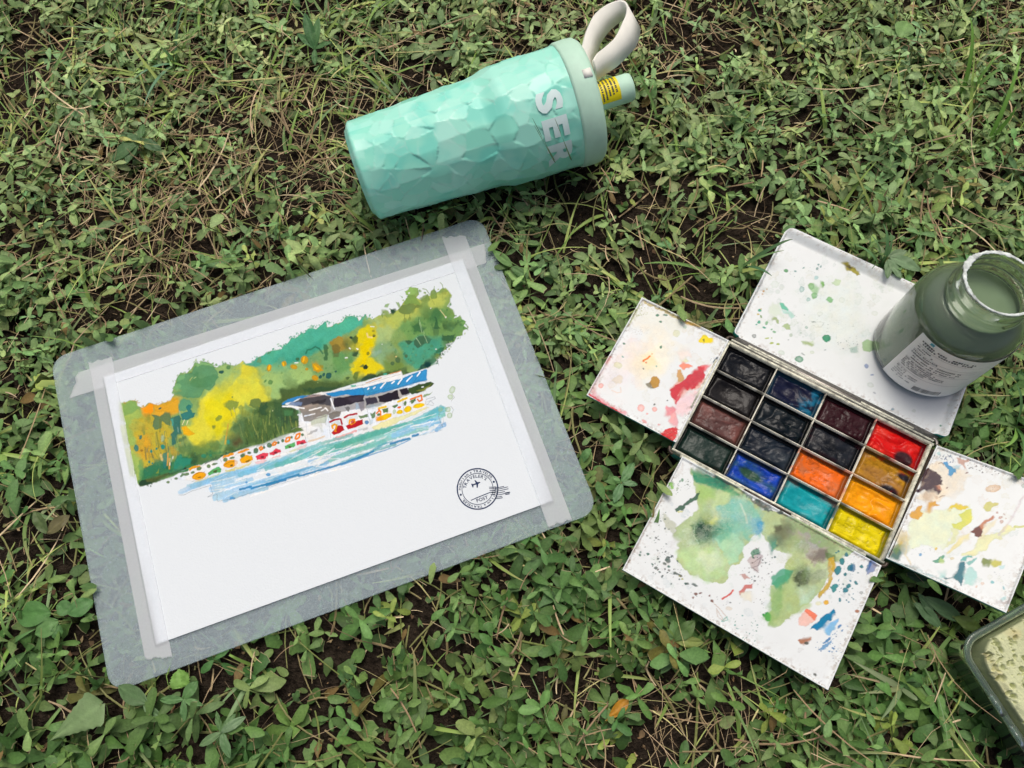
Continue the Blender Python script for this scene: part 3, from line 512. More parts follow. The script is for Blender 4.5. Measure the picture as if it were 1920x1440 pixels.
# ------------------------------------------------------------------ dried paint on the palette leaves
def paint_lid(p):
    p.k = 1.5; p.bleed = 4; p.o(1360, 420, 6).rings(71, 60, "250,1100 700,150 1900,650 1500,1400", (3, 11), ['B4CCB0', 'C4D0C4', 'A8C0B0', 'C8CCB4'], .5)
    p.o(1360, 420, 6)
    p.w('DCE8DE', "1000,700 1500,600 1500,1300 1100,1400 900,1100", .5, 20, 12, 30, 0).w('D4DCD2', "1250,1350 1550,1250 1560,1440 1300,1440", .5, 12, 8, 20, 0)
    p.d('5F9E72', "682,524,24,20,20", .95).d('4F8F86', "785,532,16,9,20 880,490,16,7,-30 1045,457,12,11 1030,500,12,18 1075,478,8,14,30", .8).d('A9D0CE', "1025,603,24,24", .8)
    p.w('8FBF7E', "935,700 955,668 1000,672 1050,712 1045,770 1030,830 985,838 965,800 985,770 950,735", .75, .7).d('6FAE6C', "968,702,34,34 1003,805,34,32", .75, ring=3).w('6FAE4A', "1072,690 1085,652 1120,655 1115,690 1085,706", .95)
    p.d('7FB0A4', "860,738,26,34,10 935,848,22,24 912,1162,17,18", .85, ring=2.5).w('7FB97A', "1135,845 1160,822 1215,840 1212,878 1170,880", .9).w('BCD6A4', "1205,650 1250,615 1295,625 1280,690 1240,700", .75)
    p.w('9A941E', "1305,430 1345,425 1400,450 1450,490 1500,540 1510,580 1480,580 1430,540 1360,510", .95, .6).w('4A4640', "1350,470 1400,470 1430,500 1390,520", .9, .8)
    p.d('C4902C', "430,755,12,12 420,788,9,8 375,700,10,5 470,730,7,7 375,820,7,4", .8).d('B7CABC', "635,710,30,36 590,760,30,24", .35).d('C8D6C0', "1310,855,36,30 1680,1005,36,26 1065,1010,32,26", .45, ring=2)
    p.w('58BC98', "625,895 665,905 712,965 705,980 640,950", .9).w('8CD0BC', "640,960 760,990 785,1040 740,1070 700,1020 650,1000", .6, 2).w('B7D2A0', "480,1000 520,880 600,900 640,1000 680,1060 590,1020 540,1060", .35, 3).w('8FAA60', "525,1055 550,1035 600,1090 610,1130 575,1120", .8).w('9DB870', "640,1160 690,1120 730,1135 728,1190 680,1195", .8)
    p.d('6FB07A', "465,1115,14,24,10 550,1215,18,12 520,1185,12,10", .85).d('2FA588', "385,970,20,18 378,1103,18,16 438,1166,20,10,20 350,1128,10,8", .9).d('C6B43C', "400,958,9,8 372,1015,16,9", .9).d('5F8F3C', "400,1040,9,16,-20", .9).d('3F4E48', "323,1260,22,20", .95, ring=2)
    p.w('7F908A', "965,1100 1000,1092 1020,1105 985,1120", .9).l('93A29A', "1010,1105 1060,1100 1110,1112 1080,1160 1020,1160 985,1130", .6, .6).w('4E9C78', "1098,1278 1135,1240 1195,1275 1180,1315 1135,1328 1100,1310", .95).w('8FB060', "860,1320 920,1340 985,1355 970,1372 900,1350", .8).w('B7CE8C', "930,1330 1000,1300 1010,1340 960,1350", .5, 1)
    p.d('A4BC3C', "520,1342,24,12,-10 592,1350,20,10 470,1285,24,7,-10 520,1282,9,7", .9).d('9FB8A0', "740,1250,20,20 850,1225,14,8 1140,1260,18,12", .6)
    p.o(1360, 610, 9.6)
    p.d('3E9068', "1330,610,78,56,10 1820,230,74,62,5", .95, ring=6).d('BFD6BC', "1010,490,56,34,15 1560,480,36,30", .7, ring=2).d('5E7874', "1140,262,14,8 1800,440,20,8,-10 1400,520,40,12,30", .6).w('95B060', "1360,290 1420,285 1500,320 1590,355 1560,372 1450,340", .8)
    p.o(1620, 600, 6.4)
    p.d('6A86B8', "30,550,24,30 95,657,20,10", .7).d('8FB4C8', "345,1070,16,16", .9).d('B7C9B4', "600,1090,24,20 80,780,40,28,20 1010,1020,20,16", .5, ring=2).d('8A92A8', "125,875,22,9,35", .6).d('2F8870', "920,1270,14,10", .95)
    p.o(1360, 420, 6)
    p.w('9CC08E', "1540,1330 1600,1300 1680,1330 1690,1420 1620,1450 1550,1410", .9).w('8AAE9C', "1400,1400 1480,1360 1490,1440 1420,1450", .6, 1.5)
    p.spat(7, 60, "250,1150 900,1200 1400,1380 1500,1100 900,1000", (.35, 1.0), ['7C948C', '90A49A', '64807A', '93A8A0'], .7).spat(8, 40, "560,560 1100,440 1150,520 700,620", (.3, .8), ['7C9892', '9AAEAA'], .6).spat(9, 40, "1250,1330 1480,1250 1500,1440 1300,1440", (.4, 1.2), ['6E7C88', '868A98', '6E9088'], .7).spat(19, 90, "200,900 700,150 1900,650 1400,1400", (.25, .6), ['A9B4B0', 'B8C2BC'], .6)
    p.l('A8907C', "620,140 720,60;700,60 1000,210", 1.5, .0)
def paint_left(p):
    p.k = 1.5; p.bleed = 4; p.o(1090, 540, 6).rings(72, 40, "150,1150 700,200 1600,600 1100,1400", (3, 12), ['D8C8A8', 'E2CCC4', 'CCCCB0', 'D8D4C8'], .5)
    p.o(1090, 540, 6)
    p.w('F0EAD2', "560,700 900,560 1000,700 900,960 650,1060 560,900", .8, 14, 12, 25, 0).w('EEDFA0', "640,820 800,720 860,860 740,960 640,920", .6, 9, 8, 20, 0).w('EBDCDC', "200,900 560,560 700,700 480,1100 250,1150", .45, 14, 8, 20, 0).w('E6E4CC', "560,280 900,250 1300,420 1000,520 600,420", .5, 12, 8, 20, 0)
    p.w('B9A860', "700,140 930,240 1340,430 1330,445 1150,390 900,260 700,170", .85, 1.2, 3, 5, 0).w('A9B46C', "690,150 620,300 540,420 510,440 600,270", .7, 1.2, 3, 5, 0).spat(3, 40, "600,220 950,220 900,270 560,330", (.4, 1.6), ['B4BC74', 'A9B45C', 'C6C896'], .8)
    p.w('D9A84A', "1150,355 1340,435 1320,440 1140,380", .8, .8).d('C9B85C', "1450,470,60,10,25", .6)
    p.d('3F7E62', "858,308,20,15 945,307,30,10 893,381,18,13 895,665,16,18 482,626,16,12,30", .95).d('3FA59A', "468,775,14,9,40 843,880,11,11", .85).d('9FC2A8', "1165,440,20,18 1125,392,12,14", .6).d('D9DBB0', "1070,510,40,40 410,868,50,34,15", .7)
    p.w('EFD60C', "1322,575 1360,540 1420,533 1475,580 1480,600 1440,625 1380,622 1330,600", 1).w('3E5A2E', "1365,590 1385,580 1382,615 1370,618", .9).l('F07A28', "772,765 740,795 700,815", 3).d('F07A28', "700,820,14,14 728,836,12,9 795,742,9,6", .9).d('2F3A38', "697,912,8,11,-30", .9)
    p.w('E2D3B8', "335,1030 400,980 460,1000 450,1060 380,1070", .8, 1.5).w('B98A34', "760,1070 790,1000 850,990 890,1040 870,1110 820,1130 780,1100", 1, .7, 1.5).w('6E6440', "730,1080 770,1060 790,1100 830,1125 800,1130 745,1120", .85, .6, 2).l('D9C6B8', "340,1150 400,1180 450,1170 440,1120", 2, .6)
    p.w('DDE0B4', "1115,810 1170,780 1220,820 1180,832", .95).w('F08C70', "1105,880 1130,840 1190,850 1245,880 1240,900 1190,905 1160,915 1120,900", .95).w('CF9E58', "1085,910 1125,905 1130,980 1150,1010 1120,1050 1080,1080 1090,980", .95).w('F0E2DE', "1090,720 1200,700 1250,790 1180,770 1110,800", .7, 2)
    p.w('EDAE9C', "1000,1130 1080,1060 1300,1060 1390,1030 1330,1120 1200,1150 1060,1300", .9, 2).w('CC2238', "985,1150 1080,1090 1180,1020 1250,950 1330,880 1400,890 1390,960 1370,1020 1330,1090 1250,1140 1150,1150 1090,1200 1050,1270 1010,1230", .98, 1, 3, 8).w('E2505A', "1330,880 1420,860 1460,860 1420,890 1390,930", .8).w('F2C8CA', "1060,1290 1160,1170 1320,1150 1290,1300 1180,1440 1010,1440", .75, 5, 5).w('D8394C', "1080,1200 1130,1170 1100,1240 1060,1310 1040,1300", .9, 1)
    p.w('E78088', "960,1340 1030,1330 1060,1380 1020,1440 950,1440", .85, 1.5)
    p.w('E39AA0', "90,1190 150,1160 260,1270 500,1400 470,1440 300,1350", .85, 3, 4).w('D3283A', "80,1180 110,1190 200,1260 260,1300 460,1425 440,1435 250,1320 100,1210", .95, 1, 3).w('D86A60', "270,830 320,760 340,770 290,850", .8, 1).w('D99A92', "100,1150 300,850 290,850 120,1190", .6, 1.5)
    p.d('EE9C94', "218,1097,30,26 670,1350,38,42 825,1365,28,26 740,1412,14,9", .9, ring=5).d('3F4C4A', "822,1308,9,14,30 968,1265,10,8 1375,1075,7,9", .9).l('3F5F72', "1490,830 1530,785", 3.6, .95)
    p.o(1140, 780, 6)
    p.w('EDA6A8', "680,60 700,-20 760,-40 800,40 790,120 720,110", .9, 1).w('D62430', "585,190 640,160 720,120 790,130 790,190 740,280 680,270 620,220", .98, .7, 3, 6).l('A8182A', "640,165 690,200 740,170;660,250 720,215;600,200 660,200", .8, .8).d('E98A88', "575,98,18,10 410,60,34,16,35", .7).spat(5, 40, "560,180 800,120 800,320 700,320", (.4, 1.2), ['D2343C', 'E2686C', 'EBA09C'], .8)
    p.o(1090, 540, 6)
    p.spat(11, 50, "580,420 800,440 740,520 560,520", (.25, .6), ['8C7C68', 'A89884'], .7).spat(12, 40, "1300,650 1640,600 1600,900 1500,900", (.3, .8), ['7C8E92', '93A4A8', '5F7F88'], .7).spat(13, 70, "250,1000 700,300 1500,600 1000,1400 400,1300", (.25, .6), ['B4AEA6', 'C6BEB6'], .6)
def paint_front(p):
    p.k = 2.0; p.bleed = 6; p.o(1150, 800, 2.494).rings(73, 70, "80,650 300,180 1200,650 1000,1200", (2, 9), ['A8C4B0', 'B4B8BC', 'A4BCC0', 'C4BCB4'], .5)
    p.o(1150, 800, 2.494)
    q = dict(soft=3, warp=4, sc=10, edge=.1)
    p.w('2E4A40', "470,200 560,260 640,330 720,370 820,420 880,450 860,460 760,420 660,380 560,310 470,260", .9, 1.5, 3)
    p.w('B2C694', "360,200 470,240 600,300 700,390 860,430 1010,510 1130,580 1040,640 1010,700 960,780 900,830 850,880 780,930 720,930 740,850 730,760 800,680 830,600 740,570 700,520 690,470 640,530 610,560 590,640 540,660 520,740 430,720 350,680 290,610 310,540 280,500 310,460 400,380 380,300", 1, .7, 3, 9, .15)
    p.w('3E9A6C', "370,200 440,220 520,260 600,320 570,330 480,280 380,260", .9, 2, 3).w('1F6A58', "400,210 480,240 560,290 520,290 430,250", .8, 2, 3)
    p.w('98C468', "400,270 470,280 470,340 420,360 395,330", .7, 5, 5, 12, 0).w('C3DC9C', "480,300 570,320 500,380 460,400", .6, 5, 4, 12, 0)
    p.w('7FC2B0', "490,380 560,340 640,350 690,400 700,450 680,510 620,530 560,500 500,490 460,540 470,460", .9, 4, 5, 14, .05).w('8CC2CC', "560,400 690,420 690,480 650,510 600,440", .6, 6, 5, 14, 0).w('3A98C2', "670,450 705,440 700,490 670,510", .8, 2, 3).l('DDE6D6', "595,360 620,420 625,450", 2.6, .6, 2)
    p.w('A6D8B4', "470,520 520,490 590,500 610,560 580,630 540,650 500,570", .85, 1, 3, 9, .15).w('B7DCA0', "300,600 380,560 480,560 530,620 520,700 440,720 350,670", .7, 4, 5, 12, 0).w('CFE0C4', "400,590 500,580 520,660 430,690", .6, 5, 5, 12, 0)
    p.w('4C7A3C', "370,470 400,440 450,420 490,440 480,500 440,540 400,550 370,520", .8, 3, 3, 10, 0).d('3A6A50', "422,490,58,56,0", .7, 8, 3, 0).d('1F4436', "418,490,40,38,0", .9, 5, 3, 0).l('B4D8B0', "380,470 375,510 400,545", 1.2, .7)
    p.w('D6DC6A', "440,440 480,420 500,430 470,470", .7, 3)
    p.w('93A878', "760,460 860,440 960,480 1050,560 1000,620 900,600 830,560 760,560 740,520", .9, 4, 5, 14, 0).w('4C443C', "750,470 800,455 840,460 800,500 760,530 750,500", .8, 4, 4, 8, 0).w('3C8C78', "730,530 760,520 770,560 740,590", .85, 2).w('5F5A4A', "780,500 830,490 800,540 770,560", .7, 4, 3, 8, 0)
    p.w('A89C9C', "850,500 900,490 930,540 1000,560 990,620 930,650 900,620 910,560", .75, 4, 5, 8, 0).w('6F6660', "910,600 960,580 1000,570 1010,610 950,640 920,640", .7, 3, 4, 8, 0).w('5F7A4A', "990,580 1040,600 1040,640 1000,620", .8, 2)
    p.w('C9A83C', "1000,620 1030,610 1045,650 1030,690 1020,740 990,780 960,800 950,790 1000,730 1010,690", .95, .8, 2).w('A9C07C', "830,600 900,640 890,700 850,680 840,760 920,830 880,870 800,900 740,910 760,800 800,690", .7, 5, 5, 14, 0)
    p.w('2F9C78', "740,700 790,660 840,670 830,700 780,760 740,740", .85, 2.5, 3, 8, .1).w('84AE68', "740,760 800,740 790,860 740,920 730,850", .7, 4, 4, 10, 0).w('7A8A74', "900,700 1000,650 1000,700 940,740", .6, 4, 5, 8, 0).w('B7D8C4', "870,760 940,740 930,810 880,850", .6, 5, 5, 12, 0)
    p.w('3FA084', "470,470 520,430 560,450 540,520 500,540", .6, 4).w('5CA4C0', "640,430 690,430 695,500 660,500", .45, 4).w('2F8A6A', "360,215 430,225 520,275 470,290 380,255", .7, 3).w('2C7A5C', "455,455 500,440 520,470 470,520", .6, 4)
    p.d('6A7A54', "884,700,50,50,0", .6, 7, 3, 0).d('3F4A34', "882,708,34,36,0", .9, 3, 2.5, .1).w('6E8A4C', "880,680 920,670 920,710 890,740", .5, 4)
    p.w('2E9A4C', "695,880 720,865 740,880 735,910 710,905", 1, .7).w('7FB860', "690,890 740,860 745,920 720,925", .4, 1.5)
    p.rings(75, 26, "300,500 480,250 700,400 690,520 520,720 330,680", (8, 26), ['D8E4C8', 'C4DCC0', 'E2E8D8', 'A8C8A0'], .45).rings(76, 18, "740,560 960,480 1030,640 900,840 750,900", (8, 24), ['D0D8C0', 'B8C8A8', 'DCE0D0', '9CB08C'], .45)
    p.w('A9B08C', "230,410 270,430 290,470 280,520 250,480", .6, 2.5, 4).w('33604A', "290,385 320,370 380,320 400,300 395,330 340,370 325,395 300,398", .95, .6, 2).w('D8DA80', "298,392 325,392 320,402 302,404", .8, .5)
    p.w('F0B4A0', "865,890 900,855 950,880 945,910 900,930 870,925", .75, 1, 2).w('EE7A5A', "890,860 905,852 950,880 945,908 925,890", .9, .6, 1.5)
    p.w('1E7FA8', "915,945 950,910 985,885 1030,855 1040,870 1010,910 980,945 950,955", 1, .7, 2.5).w('66B2E4', "985,940 1020,910 1055,900 1045,930 1020,960 1010,980 985,960", .85, 1, 2).w('2E88C0', "955,1050 985,1020 1035,985 1010,1020 980,1045", .8, .6, 2, 5).d('2A7CB8', "1058,935,12,5,-40 1000,1000,22,6,-40 1010,1050,5,4 1030,1040,5,5", .9)
    p.w('A87050', "865,1000 890,990 925,982 925,1000 890,1018 870,1012", .95, .6, 1.5).d('4A5048', "902,1012,10,7 942,1160,10,6,40", .9)
    p.w('B87264', "590,700 620,690 640,715 610,705", .7, .8).w('C85C50', "585,770 610,740 650,730 655,755 620,755 590,785", .85, .7).l('D2564C', "510,805 545,785 560,765", 3.4, .95).w('E2DCC0', "590,780 640,770 650,820 610,810", .6, 1.5)
    p.w('BCAEAE', "630,620 660,590 690,590 690,640 670,680 640,660", .8, 1, 2.5).w('4F8A6C', "640,590 680,565 690,590 650,610", .85, .8, 2).l('6A5A5C', "650,640 690,610 680,650 650,660 680,680", 1.3, .7)
    p.l('B08C6C', "480,850 500,880 520,910 490,890 480,850;460,815 500,855 530,890 520,910", 1.1, .7).l('4FA894', "505,910 530,890 535,905 510,912", 1.6, .8).d('D9C9B0', "540,850,16,9,10", .5)
    p.d('9A8A34', "780,850,1,1 1012,690,1,1").d('E2AE2C', "995,822,13,11", .95).d('E6E6C0', "960,825,14,10", .8)
    p.d('B4CFA8', "1010,760,1,1").w('2F8C92', "1020,760 1010,745 1030,735 1055,745 1045,770 1030,780", .95, .6).d('2A7E88', "1070,630,12,16,0 1090,600,10,10 1108,660,16,14 1050,672,16,22,20 1160,655,8,8 1085,765,14,12,-40 1100,745,9,12,30 1135,730,6,12,-40 1060,810,5,9,-20 1085,690,9,7", .95)
    p.d('2B6E98', "1195,650,8,30,25 1120,660,14,18,0", .8).w('2E5AA0', "1190,640 1215,620 1230,640 1200,690 1185,690", .7, 1.5, 3).d('A87458', "1140,862,10,9", .95).d('4C5A58', "1160,775,8,6", .95, ring=1)
    p.d('9AAE88', "270,275,14,18,20 340,255,1,1 300,290,6,7", .9, ring=2).d('7EC23C', "268,270,10,8 276,284,8,7", .8).d('3F8A60', "305,265,1,1 322,250,6,8 312,256,4,6", .8)
    p.d('2F6A54', "125,600,6,6 163,597,8,7", .95).d('5A6A64', "255,620,12,16,-20 200,660,8,6 260,585,1,1 300,690,24,6,25 335,700,1,1 240,640,9,6,30 380,740,16,6,20 345,735,9,5,15", .9).d('A9A83C', "312,700,7,4,30 322,712,5,5", .8).d('7A4A3C', "385,782,8,8 408,778,9,4 460,815,8,7 372,800,4,4 450,790,4,4", .9)
    sp = ['2E4A48', '3F5E58', '44504E', '2F6A5C', '5A5652']
    p.spat(21, 90, "200,350 290,420 260,520 230,620 330,720 450,780 640,840 520,840 330,790 180,680 110,620 190,420", (.4, 2.0), sp).spat(22, 60, "190,560 290,600 330,700 240,720 180,650", (.5, 2.6), sp)
    p.spat(23, 55, "650,560 760,600 730,740 640,720 600,680", (.4, 2.2), ['3F6A64', '5A5A5A', '2E5A58', '7A7472']).spat(24, 30, "640,700 730,720 700,860 620,800", (.4, 1.4), ['8A8486', '5F7A74', '9A7A80'])
    p.spat(25, 45, "1040,560 1200,640 1130,820 1040,840 1050,720", (.4, 2.4), ['2A7E8C', '2E86A0', '3A9094', '3F7A84']).spat(26, 30, "540,870 700,900 660,1010 580,980", (.5, 1.8), ['2E9488', '3AA494', '3F8E74']).spat(27, 35, "940,1010 1100,930 1060,1080 960,1100", (.4, 1.8), ['2E7CB8', '3F8CC4', '2A6CA0']).spat(28, 40, "250,250 380,230 360,300 250,330", (.4, 1.4), ['3F6A54', '5A7A6A', '2F5A50'])
    p.spat(29, 120, "60,670 200,350 700,560 1200,650 1000,1200", (.25, .7), ['8E9A98', 'A4A4A2', '9C948E'], .6).l('B8A498', "50,665 130,520 300,180", 2.2, .6, 1.5, 2)
def paint_right(p):
    p.k = 1.6; p.bleed = 5; p.o(1640, 840, 6.857).rings(74, 50, "500,700 900,50 1900,300 1800,1900 500,1400", (3, 12), ['D0C8A0', 'D4C4B0', 'B8CCC0', 'CCD0B4'], .5)
    p.o(1640, 840, 6.857)
    p.w('DDE8C0', "430,940 560,800 900,780 1230,760 1260,900 1000,1030 990,1130 900,1270 600,1250 430,1300 400,1100", .75, 2, 5, 14, .15).w('E6DCC6', "680,200 900,190 1250,330 1150,480 1080,590 900,650 700,690 520,660 620,560", .85, 2.5, 6, 14, .12)
    p.w('B99A78', "640,560 760,560 820,620 760,660 640,690 610,640", .6, 2.5, 5).w('43303A', "600,330 680,280 800,330 860,400 840,470 800,490 860,545 820,580 740,550 650,560 530,575 600,490", 1, .8, 4, 8).w('C98A6C', "780,490 850,460 860,520 820,530", .8, 1)
    p.w('2F90C4', "885,175 930,180 990,250 1050,270 1050,320 980,345 950,330 950,280 910,250", .95, .8, 3, 6).w('8FBCCC', "1000,240 1100,210 1090,280 1040,280", .6, 2).w('C49482', "1040,130 1080,115 1120,160 1240,130 1240,150 1170,190 1170,240 1190,270 1150,280 1140,220 1080,200", .85, 1, 3).l('8A6A54', "820,200 860,190 890,220;1050,50 1140,75", 2, .7).w('3A2E28', "1200,95 1240,100 1280,125 1250,130", .9, .7)
    p.d('A83A34', "1765,272,36,18,15", .95).d('7A4A40', "1185,318,20,8,-10 930,512,20,9,-20 865,622,40,6,-20 1560,1080,1,1", .8).d('D9B488', "1525,520,100,46,-8", .9, ring=6).spat(31, 40, "1430,500 1610,480 1600,550 1450,560", (.25, .6), ['8A6A48', '9A7A58'], .8)
    p.w('D8A024', "440,850 510,800 560,740 600,740 590,800 620,850 560,920 500,910", .95, 1, 3).w('CF9A1C', "650,800 690,700 790,690 830,740 760,770 700,820", .95, 1, 3).w('E2C81E', "940,790 1030,700 1100,710 1200,770 1130,810 1050,780 990,770", .95, 1, 3).w('CFD24A', "1080,860 1180,790 1260,790 1260,880 1200,980 1110,1050 1000,1040 1000,990 1120,920", .9, 1, 3, 10, .15)
    p.w('D6DA90', "1000,1040 1100,1060 1060,1150 1000,1240 890,1270 960,1190", .7, 2, 4, 10, .1).w('E6D884', "1100,1130 1230,1090 1200,1180 1080,1260 960,1380 920,1380 1020,1260", .75, 1.5, 3, 10, .15).w('E0E2A8', "1300,1190 1380,1140 1600,1100 1700,1000 1800,990 1790,1050 1600,1170 1480,1230 1420,1320 1300,1360 1110,1380 1100,1340 1260,1310", .85, 1, 4, 10, .25).l('C8CC6E', "1800,1010 1860,1015 1920,1005", 4, .8)
    p.w('E8DEB4', "1380,1000 1560,920 1540,990 1400,1160 1330,1170", .7, 2.5).w('6A3A34', "1235,1080 1300,1020 1360,980 1380,1060 1360,1150 1320,1165 1280,1140 1290,1100", 1, .8, 2).w('B86A3C', "1340,1000 1400,920 1520,880 1540,900 1440,950 1380,1050", .9, 1.5, 2).w('C8C468', "1395,770 1430,710 1490,692 1540,710 1590,715 1590,740 1530,750 1480,800 1420,810", .9, .8)
    p.d('B07A64', "1620,895,28,14,-15 1635,950,26,22 1575,830,16,9,20 1665,855,16,8,45 1690,905,9,9", .85, ring=3).l('C9BEC2', "1910,620 1850,740 1740,940 1600,1120", 4, .6, 2, 2).d('9AA8A0', "1910,485,22,28", .9, ring=3)
    p.spat(32, 60, "1180,150 1500,160 1740,300 1500,350 1200,260", (.4, 1.6), ['3A3E48', '5A5E68', '4E4A54']).spat(33, 40, "760,60 1000,80 1050,200 900,170 760,130", (.4, 1.6), ['3F6AA0', '3A8A98', '5A6A88', '4A4A60']).d('3E5A8A', "910,130,6,24,25 975,115,30,5,30", .9).w('9CCAC8', "800,70 850,40 860,80 810,110", .7, .8)
    p.o(1640, 990, 6.857)
    p.w('2F6458', "160,330 250,240 330,220 350,320 320,400 220,400", .95, 5, 4, 10, 0).w('C2A830', "280,130 340,50 390,60 380,200 330,260 290,230", .85, 4, 4, 10, 0).w('6C8A3C', "230,260 300,200 330,260 290,340", .7, 4, 4, 10, 0).l('D8C890', "400,40 420,180 390,330 460,460", 3, .6, 2, 2)
    p.w('3C9470', "745,420 800,390 870,340 910,350 870,400 900,430 840,460 790,460", .9, .8, 2).w('B8D080', "820,420 860,370 910,420 900,455 830,460", .7, 1).w('1E6E7C', "1080,470 1110,430 1150,430 1175,470 1150,620 1120,740 1060,680 1010,650 930,665 880,640 1000,640 1050,570", .98, 1, 3, 8).w('9CD4CC', "1170,500 1280,520 1320,600 1310,700 1200,730 1150,740 1160,600", .75, 2, 4).w('4AAEA8', "1120,400 1200,340 1255,350 1250,385 1190,380 1170,430 1110,420", .9, .8).w('58B2B0', "1180,450 1260,400 1320,375 1280,460 1210,490", .8, .8).w('7CC6C0', "830,570 900,580 900,640 830,640", .6, 1.5)
    p.w('75863C', "1365,430 1400,395 1500,405 1520,450 1480,490 1400,480", .95, 1).w('BCBC3A', "1490,420 1560,400 1640,430 1620,480 1560,500 1500,480", .9, 1.5, 2).w('A8D6D6', "1580,500 1680,470 1660,530 1620,540", .6, 1).d('DDC044', "790,265,18,18", .95).d('6FAAD8', "588,342,18,20,30", .95).d('6CBCC4', "1510,697,24,22 1660,770,12,26,-20", .85).d('D8C272', "995,390,22,18", .8, ring=3).d('D9A87C', "1385,710,22,18 1310,750,14,16", .7, ring=2).w('8CCED0', "1600,910 1680,880 1690,930 1640,940", .6, 1.5)
    p.w('9A8A84', "1560,920 1660,950 1760,880 1740,960 1640,980 1560,940", .6, 2, 4).w('5F9AA0', "180,410 400,500 700,620 980,720 960,690 700,590 420,470", .5, 1.2, 3).spat(34, 50, "1500,560 1850,560 1750,850 1500,750", (.25, .7), ['7A8490', '98A0A8'], .7).spat(35, 40, "430,200 800,250 800,330 450,350", (.25, .8), ['7C8A84', '4F7A78', 'A8A890'], .7)
# ------------------------------------------------------------------ materials
M_PAPER = mat('watercolour_paper', attr=True, rough=.85, spec=.06, bump=(900, .00016))
M_BOARD = mat('frosted_plastic', hx('D8EAF0'), rough=.2, spec=.4, trans=.5, ior=1.2, bump=(2500, .00003), vary=(500, .16), clear=.45)
M_TAPE = mat('washi_tape', (.96, .98, 1.0), rough=.8, spec=.05, clear=.58, translucent=.42, vary=(800, .04), bump=(1200, .00004))
M_INK = mat('navy_ink', hx('2B3A5C'), rough=.8, spec=.1)
M_ENAMEL = mat('white_enamel', attr=True, rough=.3, spec=.14, bump=(300, .00006))
M_TEAL = mat('teal_lacquer', hx('2F8C82'), rough=.35, spec=.5, vary=(200, .15))
M_WHITE = mat('worn_white_enamel', hx('D8D8C4'), rough=.4, vary=(300, .55))
M_METAL = mat('dull_metal', hx('8A8680'), rough=.38, metal=.75, vary=(500, .3))
M_DARK = mat('dirty_metal', hx('4A4038'), rough=.4, metal=.4, vary=(500, .4))
M_PIGMENT = mat('moist_pigment', attr=True, rough=.24, spec=.17, bump=(900, .0001))
M_CUP = mat('ice_facet_lacquer', attr=True, rough=.36, spec=.45, coat=.08)
M_MINT = mat('mint_plastic', hx('C2E8D2'), rough=.48, spec=.4, vary=(150, .05), bump=(900, .00004))
M_STRAP = mat('cream_silicone', hx('F2F2E8'), rough=.55, spec=.35, vary=(120, .04))
M_LETTER = mat('pale_print', hx('DDF4F2'), rough=.4)
M_YELLOW = mat('yellow_sticker', hx('F0DC0A'), rough=.45)
M_PRINT = mat('black_print', hx('4A4C4E'), rough=.7)
M_GREYPRINT = mat('grey_print', hx('8C8E90'), rough=.7)
M_LABEL = mat('label_paper', hx('FBFBF6'), rough=.6, vary=(90, .06))
M_JAR = mat('frosty_jar_plastic', hx('E8F0E6'), rough=.035, spec=.6, trans=.96, ior=1.45)
M_WATER = mat('murky_rinse_water', hx('748A6C'), rough=.10, spec=.45, vary=(40, .12))
M_CRUST = mat('dried_white_paint', hx('D3DCD8'), rough=.7, bump=(900, .0004), vary=(260, .55))
M_TUB = mat('smoky_clear_plastic', hx('B7CEC6'), rough=.08, spec=.5, trans=.9, ior=1.4)
M_SPONGE = mat('sponge_foam', attr=True, rough=.9, spec=.1, bump=(1500, .0003), sss=.0)
WHITE = hx('E2EAEE'); EN = hx('E4EAEA')

# ------------------------------------------------------------------ drawing board, sheet, tape
def rectfit(px, z):
    c = [pt(x, y, z) for x, y in px]; m = sum(c)/4
    U = unit(c[1]-c[0]+c[2]-c[3]); V = np.array([-U[1], U[0], 0]); 
    w = np.mean([np.dot(c[1]-c[0], U), np.dot(c[2]-c[3], U)]); h = np.mean([np.dot(c[0]-c[3], V), np.dot(c[1]-c[2], V)])
    return m, U, V, w, h
ZN = np.array([0, 0, 1.])
def rrect(c, U, V, w, h, r, k=8, ins=0.):
    P = []
    for sx, sy, a0 in ((1, 1, 0), (-1, 1, 90), (-1, -1, 180), (1, -1, 270)):
        for q in range(k+1):
            a = math.radians(a0+90*q/k)
            P.append(c+U*(sx*(w/2-r)+(r-ins)*math.cos(a))+V*(sy*(h/2-r)+(r-ins)*math.sin(a)))
    return np.array(P)
def slab(c, U, V, w, h, r, zlo, zhi, bev=.0004, k=8):
    rings = [rrect(c, U, V, w, h, r, k, bev)*[1, 1, 0]+[0, 0, zlo], rrect(c, U, V, w, h, r, k)*[1, 1, 0]+[0, 0, zlo+bev],
             rrect(c, U, V, w, h, r, k)*[1, 1, 0]+[0, 0, zhi-bev], rrect(c, U, V, w, h, r, k, bev)*[1, 1, 0]+[0, 0, zhi]]
    n = len(rings[0]); return np.concatenate(rings), [gridf(n, 4, True), np.array([np.arange(n)[::-1]]), np.array([np.arange(n)+3*n])]
BC, BU, BV, BW, BH = rectfit([(93.1, 671.3), (902.9, 405.9), (1120.4, 957.2), (207.7, 1302.6)], ZB)
v, f = slab(BC, BU, BV, BW, BH, .0105, ZB-.002, ZB)
tag(mesh('drawing_board', v, f, M_BOARD), 'frosted translucent plastic board with rounded corners lying on the grass', 'drawing board')

